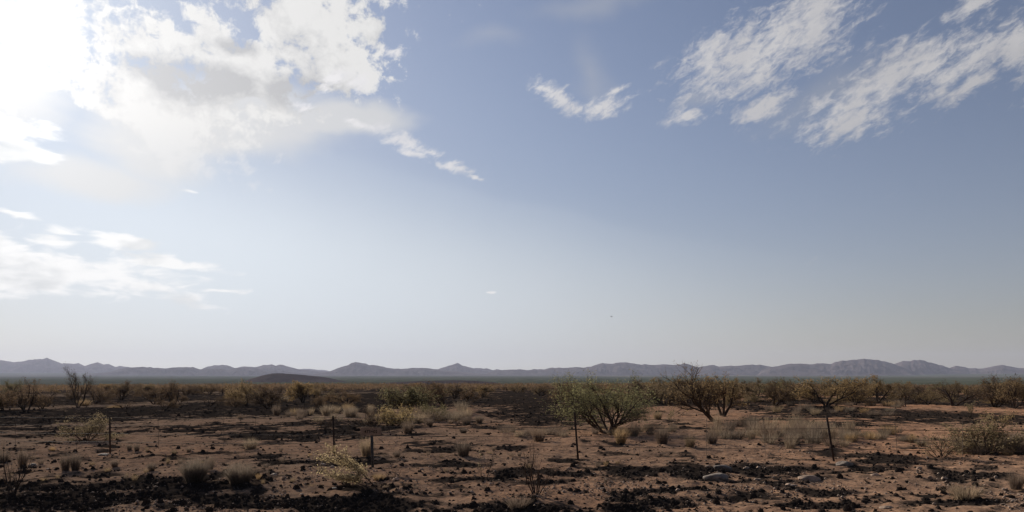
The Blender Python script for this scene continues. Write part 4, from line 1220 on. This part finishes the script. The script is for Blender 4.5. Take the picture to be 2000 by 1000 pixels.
# ------------------------------------------------------------------ the marker sign
def marker():
    x, y = at(728.5, 913)
    z = float(ground_z(x, y))
    s = y / F
    root = empty('marker_sign', (x, y, z), 0)
    tag(root, 'small brown marker sign with black digits on a grey steel post', 'sign')
    H = 66 * s
    V, Fc = [], []
    box_into(V, Fc, (0, 0, H / 2 - .1), .042, .004, H + .2)
    for sx in (-1, 1):
        box_into(V, Fc, (sx * .022, -.016, H / 2 - .1), .004, .036, H + .2)
        box_into(V, Fc, (sx * .029, -.036, H / 2 - .1), .016, .004, H + .2)
    post = link('post', new_mesh('sign_post', np.array(V), np.array(Fc)), root, rust_material('weathered_steel', (0.045, 0.046, 0.048), (0.10, 0.10, 0.105)))
    post.rotation_euler = (0, -.03, 0)
    # plate with rounded corners
    w, h, t, r = 41 * s, 15.5 * s, .006, .04
    ring = []
    for cx, cz, a0 in ((w / 2 - r, h / 2 - r, 0), (-w / 2 + r, h / 2 - r, 90), (-w / 2 + r, -h / 2 + r, 180), (w / 2 - r, -h / 2 + r, 270)):
        for k in range(5):
            a = R(a0 + 22.5 * k); ring.append((cx + r * math.cos(a), cz + r * math.sin(a)))
    n = len(ring)
    import bmesh
    bm = bmesh.new()
    fr = [bm.verts.new((p, -t / 2, q)) for p, q in ring]; bk = [bm.verts.new((p, t / 2, q)) for p, q in ring]
    bm.faces.new(fr); bm.faces.new(bk[::-1])
    for i in range(n): bm.faces.new((fr[i], bk[i], bk[(i + 1) % n], fr[(i + 1) % n]))
    bmesh.ops.recalc_face_normals(bm, faces=bm.faces)
    me = bpy.data.meshes.new('plate'); bm.to_mesh(me); bm.free()
    m, nt_, out = mat_new('weathered_brown_plate')
    tcn = nt_.nodes.new('ShaderNodeTexCoord'); f = noise(nt_, tcn.outputs['Object'], 9.0, 5, .6)
    principled(nt_, out, mixc(nt_, f.step(.35, .65), (0.13, 0.10, 0.078), (0.19, 0.145, 0.112)), .8, .2)
    plate = link('plate', me, root, m)
    plate.location = (-.045, -.052, H + h * .30)
    for k in (-.012,):
        V, Fc = [], []
        box_into(V, Fc, (.04, -.0065, h * .30), .016, .006, .016)
        bolt = link('bolt', new_mesh('bolt', np.array(V), np.array(Fc)), plate, POSTM)
    tx = bpy.data.curves.new('digits', 'FONT'); tx.body = '473+02'; tx.align_x = 'CENTER'; tx.align_y = 'CENTER'
    tx.size = 8.2 * s; tx.extrude = .0008; tx.offset = .0022; tx.space_character = 1.02
    mk, nk, ok_ = mat_new('black_digits'); principled(nk, ok_, (0.012, 0.010, 0.010), .7, .2)
    tx.materials.append(mk)
    tmp = bpy.data.objects.new('digits_source', tx); COL.objects.link(tmp)
    me = bpy.data.meshes.new_from_object(tmp.evaluated_get(bpy.context.evaluated_depsgraph_get()))
    bpy.data.objects.remove(tmp)
    to = link('digits', me, plate)
    to.location = (0, -.0045, -.01); to.rotation_euler = (R(90), 0, 0)
marker()

# ------------------------------------------------------------------ a far bird
def bird():
    d = 120.0
    x = (1194.3 - HX) / F * d; z = CAM_Z + (HY - 618.5) / F * d
    V, Fc = [], []
    prof = [(-.20, .005), (-.13, .035), (0, .055), (.1, .045), (.15, .03), (.18, .032), (.21, .02), (.235, .003)]
    for px, r in prof:
        for k in range(8):
            a = 2 * math.pi * k / 8; V.append((px, math.cos(a) * r, math.sin(a) * r))
    for i in range(len(prof) - 1):
        for k in range(8): Fc.append((i * 8 + k, i * 8 + (k + 1) % 8, (i + 1) * 8 + (k + 1) % 8, (i + 1) * 8 + k))
    me = new_mesh('bird', np.array(V), np.array(Fc), True)
    m, n_, out = mat_new('dark_plumage'); principled(n_, out, (0.22, 0.21, 0.20), .8, .2)
    o = link('bird', me, None, m)
    for s in (-1, 1):
        W, G = [], []
        st = [(0, .10, .0, .02), (.14, .095, .05, .016), (.28, .07, .07, .01), (.40, .02, .045, .004)]
        for q, c, zz, th in st:
            W += [(c * .7, s * (.03 + q), zz + th), (-c, s * (.03 + q), zz), (c * .7, s * (.03 + q), zz - th)]
        for i in range(3):
            for a, b in ((0, 1), (1, 2), (2, 0)): G.append((i * 3 + a, i * 3 + b, i * 3 + 3 + b, i * 3 + 3 + a))
        link('wing', new_mesh('wing', np.array(W), np.array(G)), o, m)
    W = [(-.17, -.02, 0), (-.17, .02, 0), (-.30, .05, .006), (-.30, -.05, .006), (-.17, -.02, -.012), (-.17, .02, -.012), (-.30, .05, .0), (-.30, -.05, .0)]
    link('tail', new_mesh('tail', np.array(W), np.array([(0, 1, 2, 3), (7, 6, 5, 4), (0, 4, 5, 1), (1, 5, 6, 2), (2, 6, 7, 3), (3, 7, 4, 0)])), o, m)
    o.scale = (.7, .7, .7); o.location = (x, d, z); o.rotation_euler = (.2, .1, 2.6)
    tag(o, 'tiny dark bird gliding alone in the pale sky right of centre', 'bird')
bird()
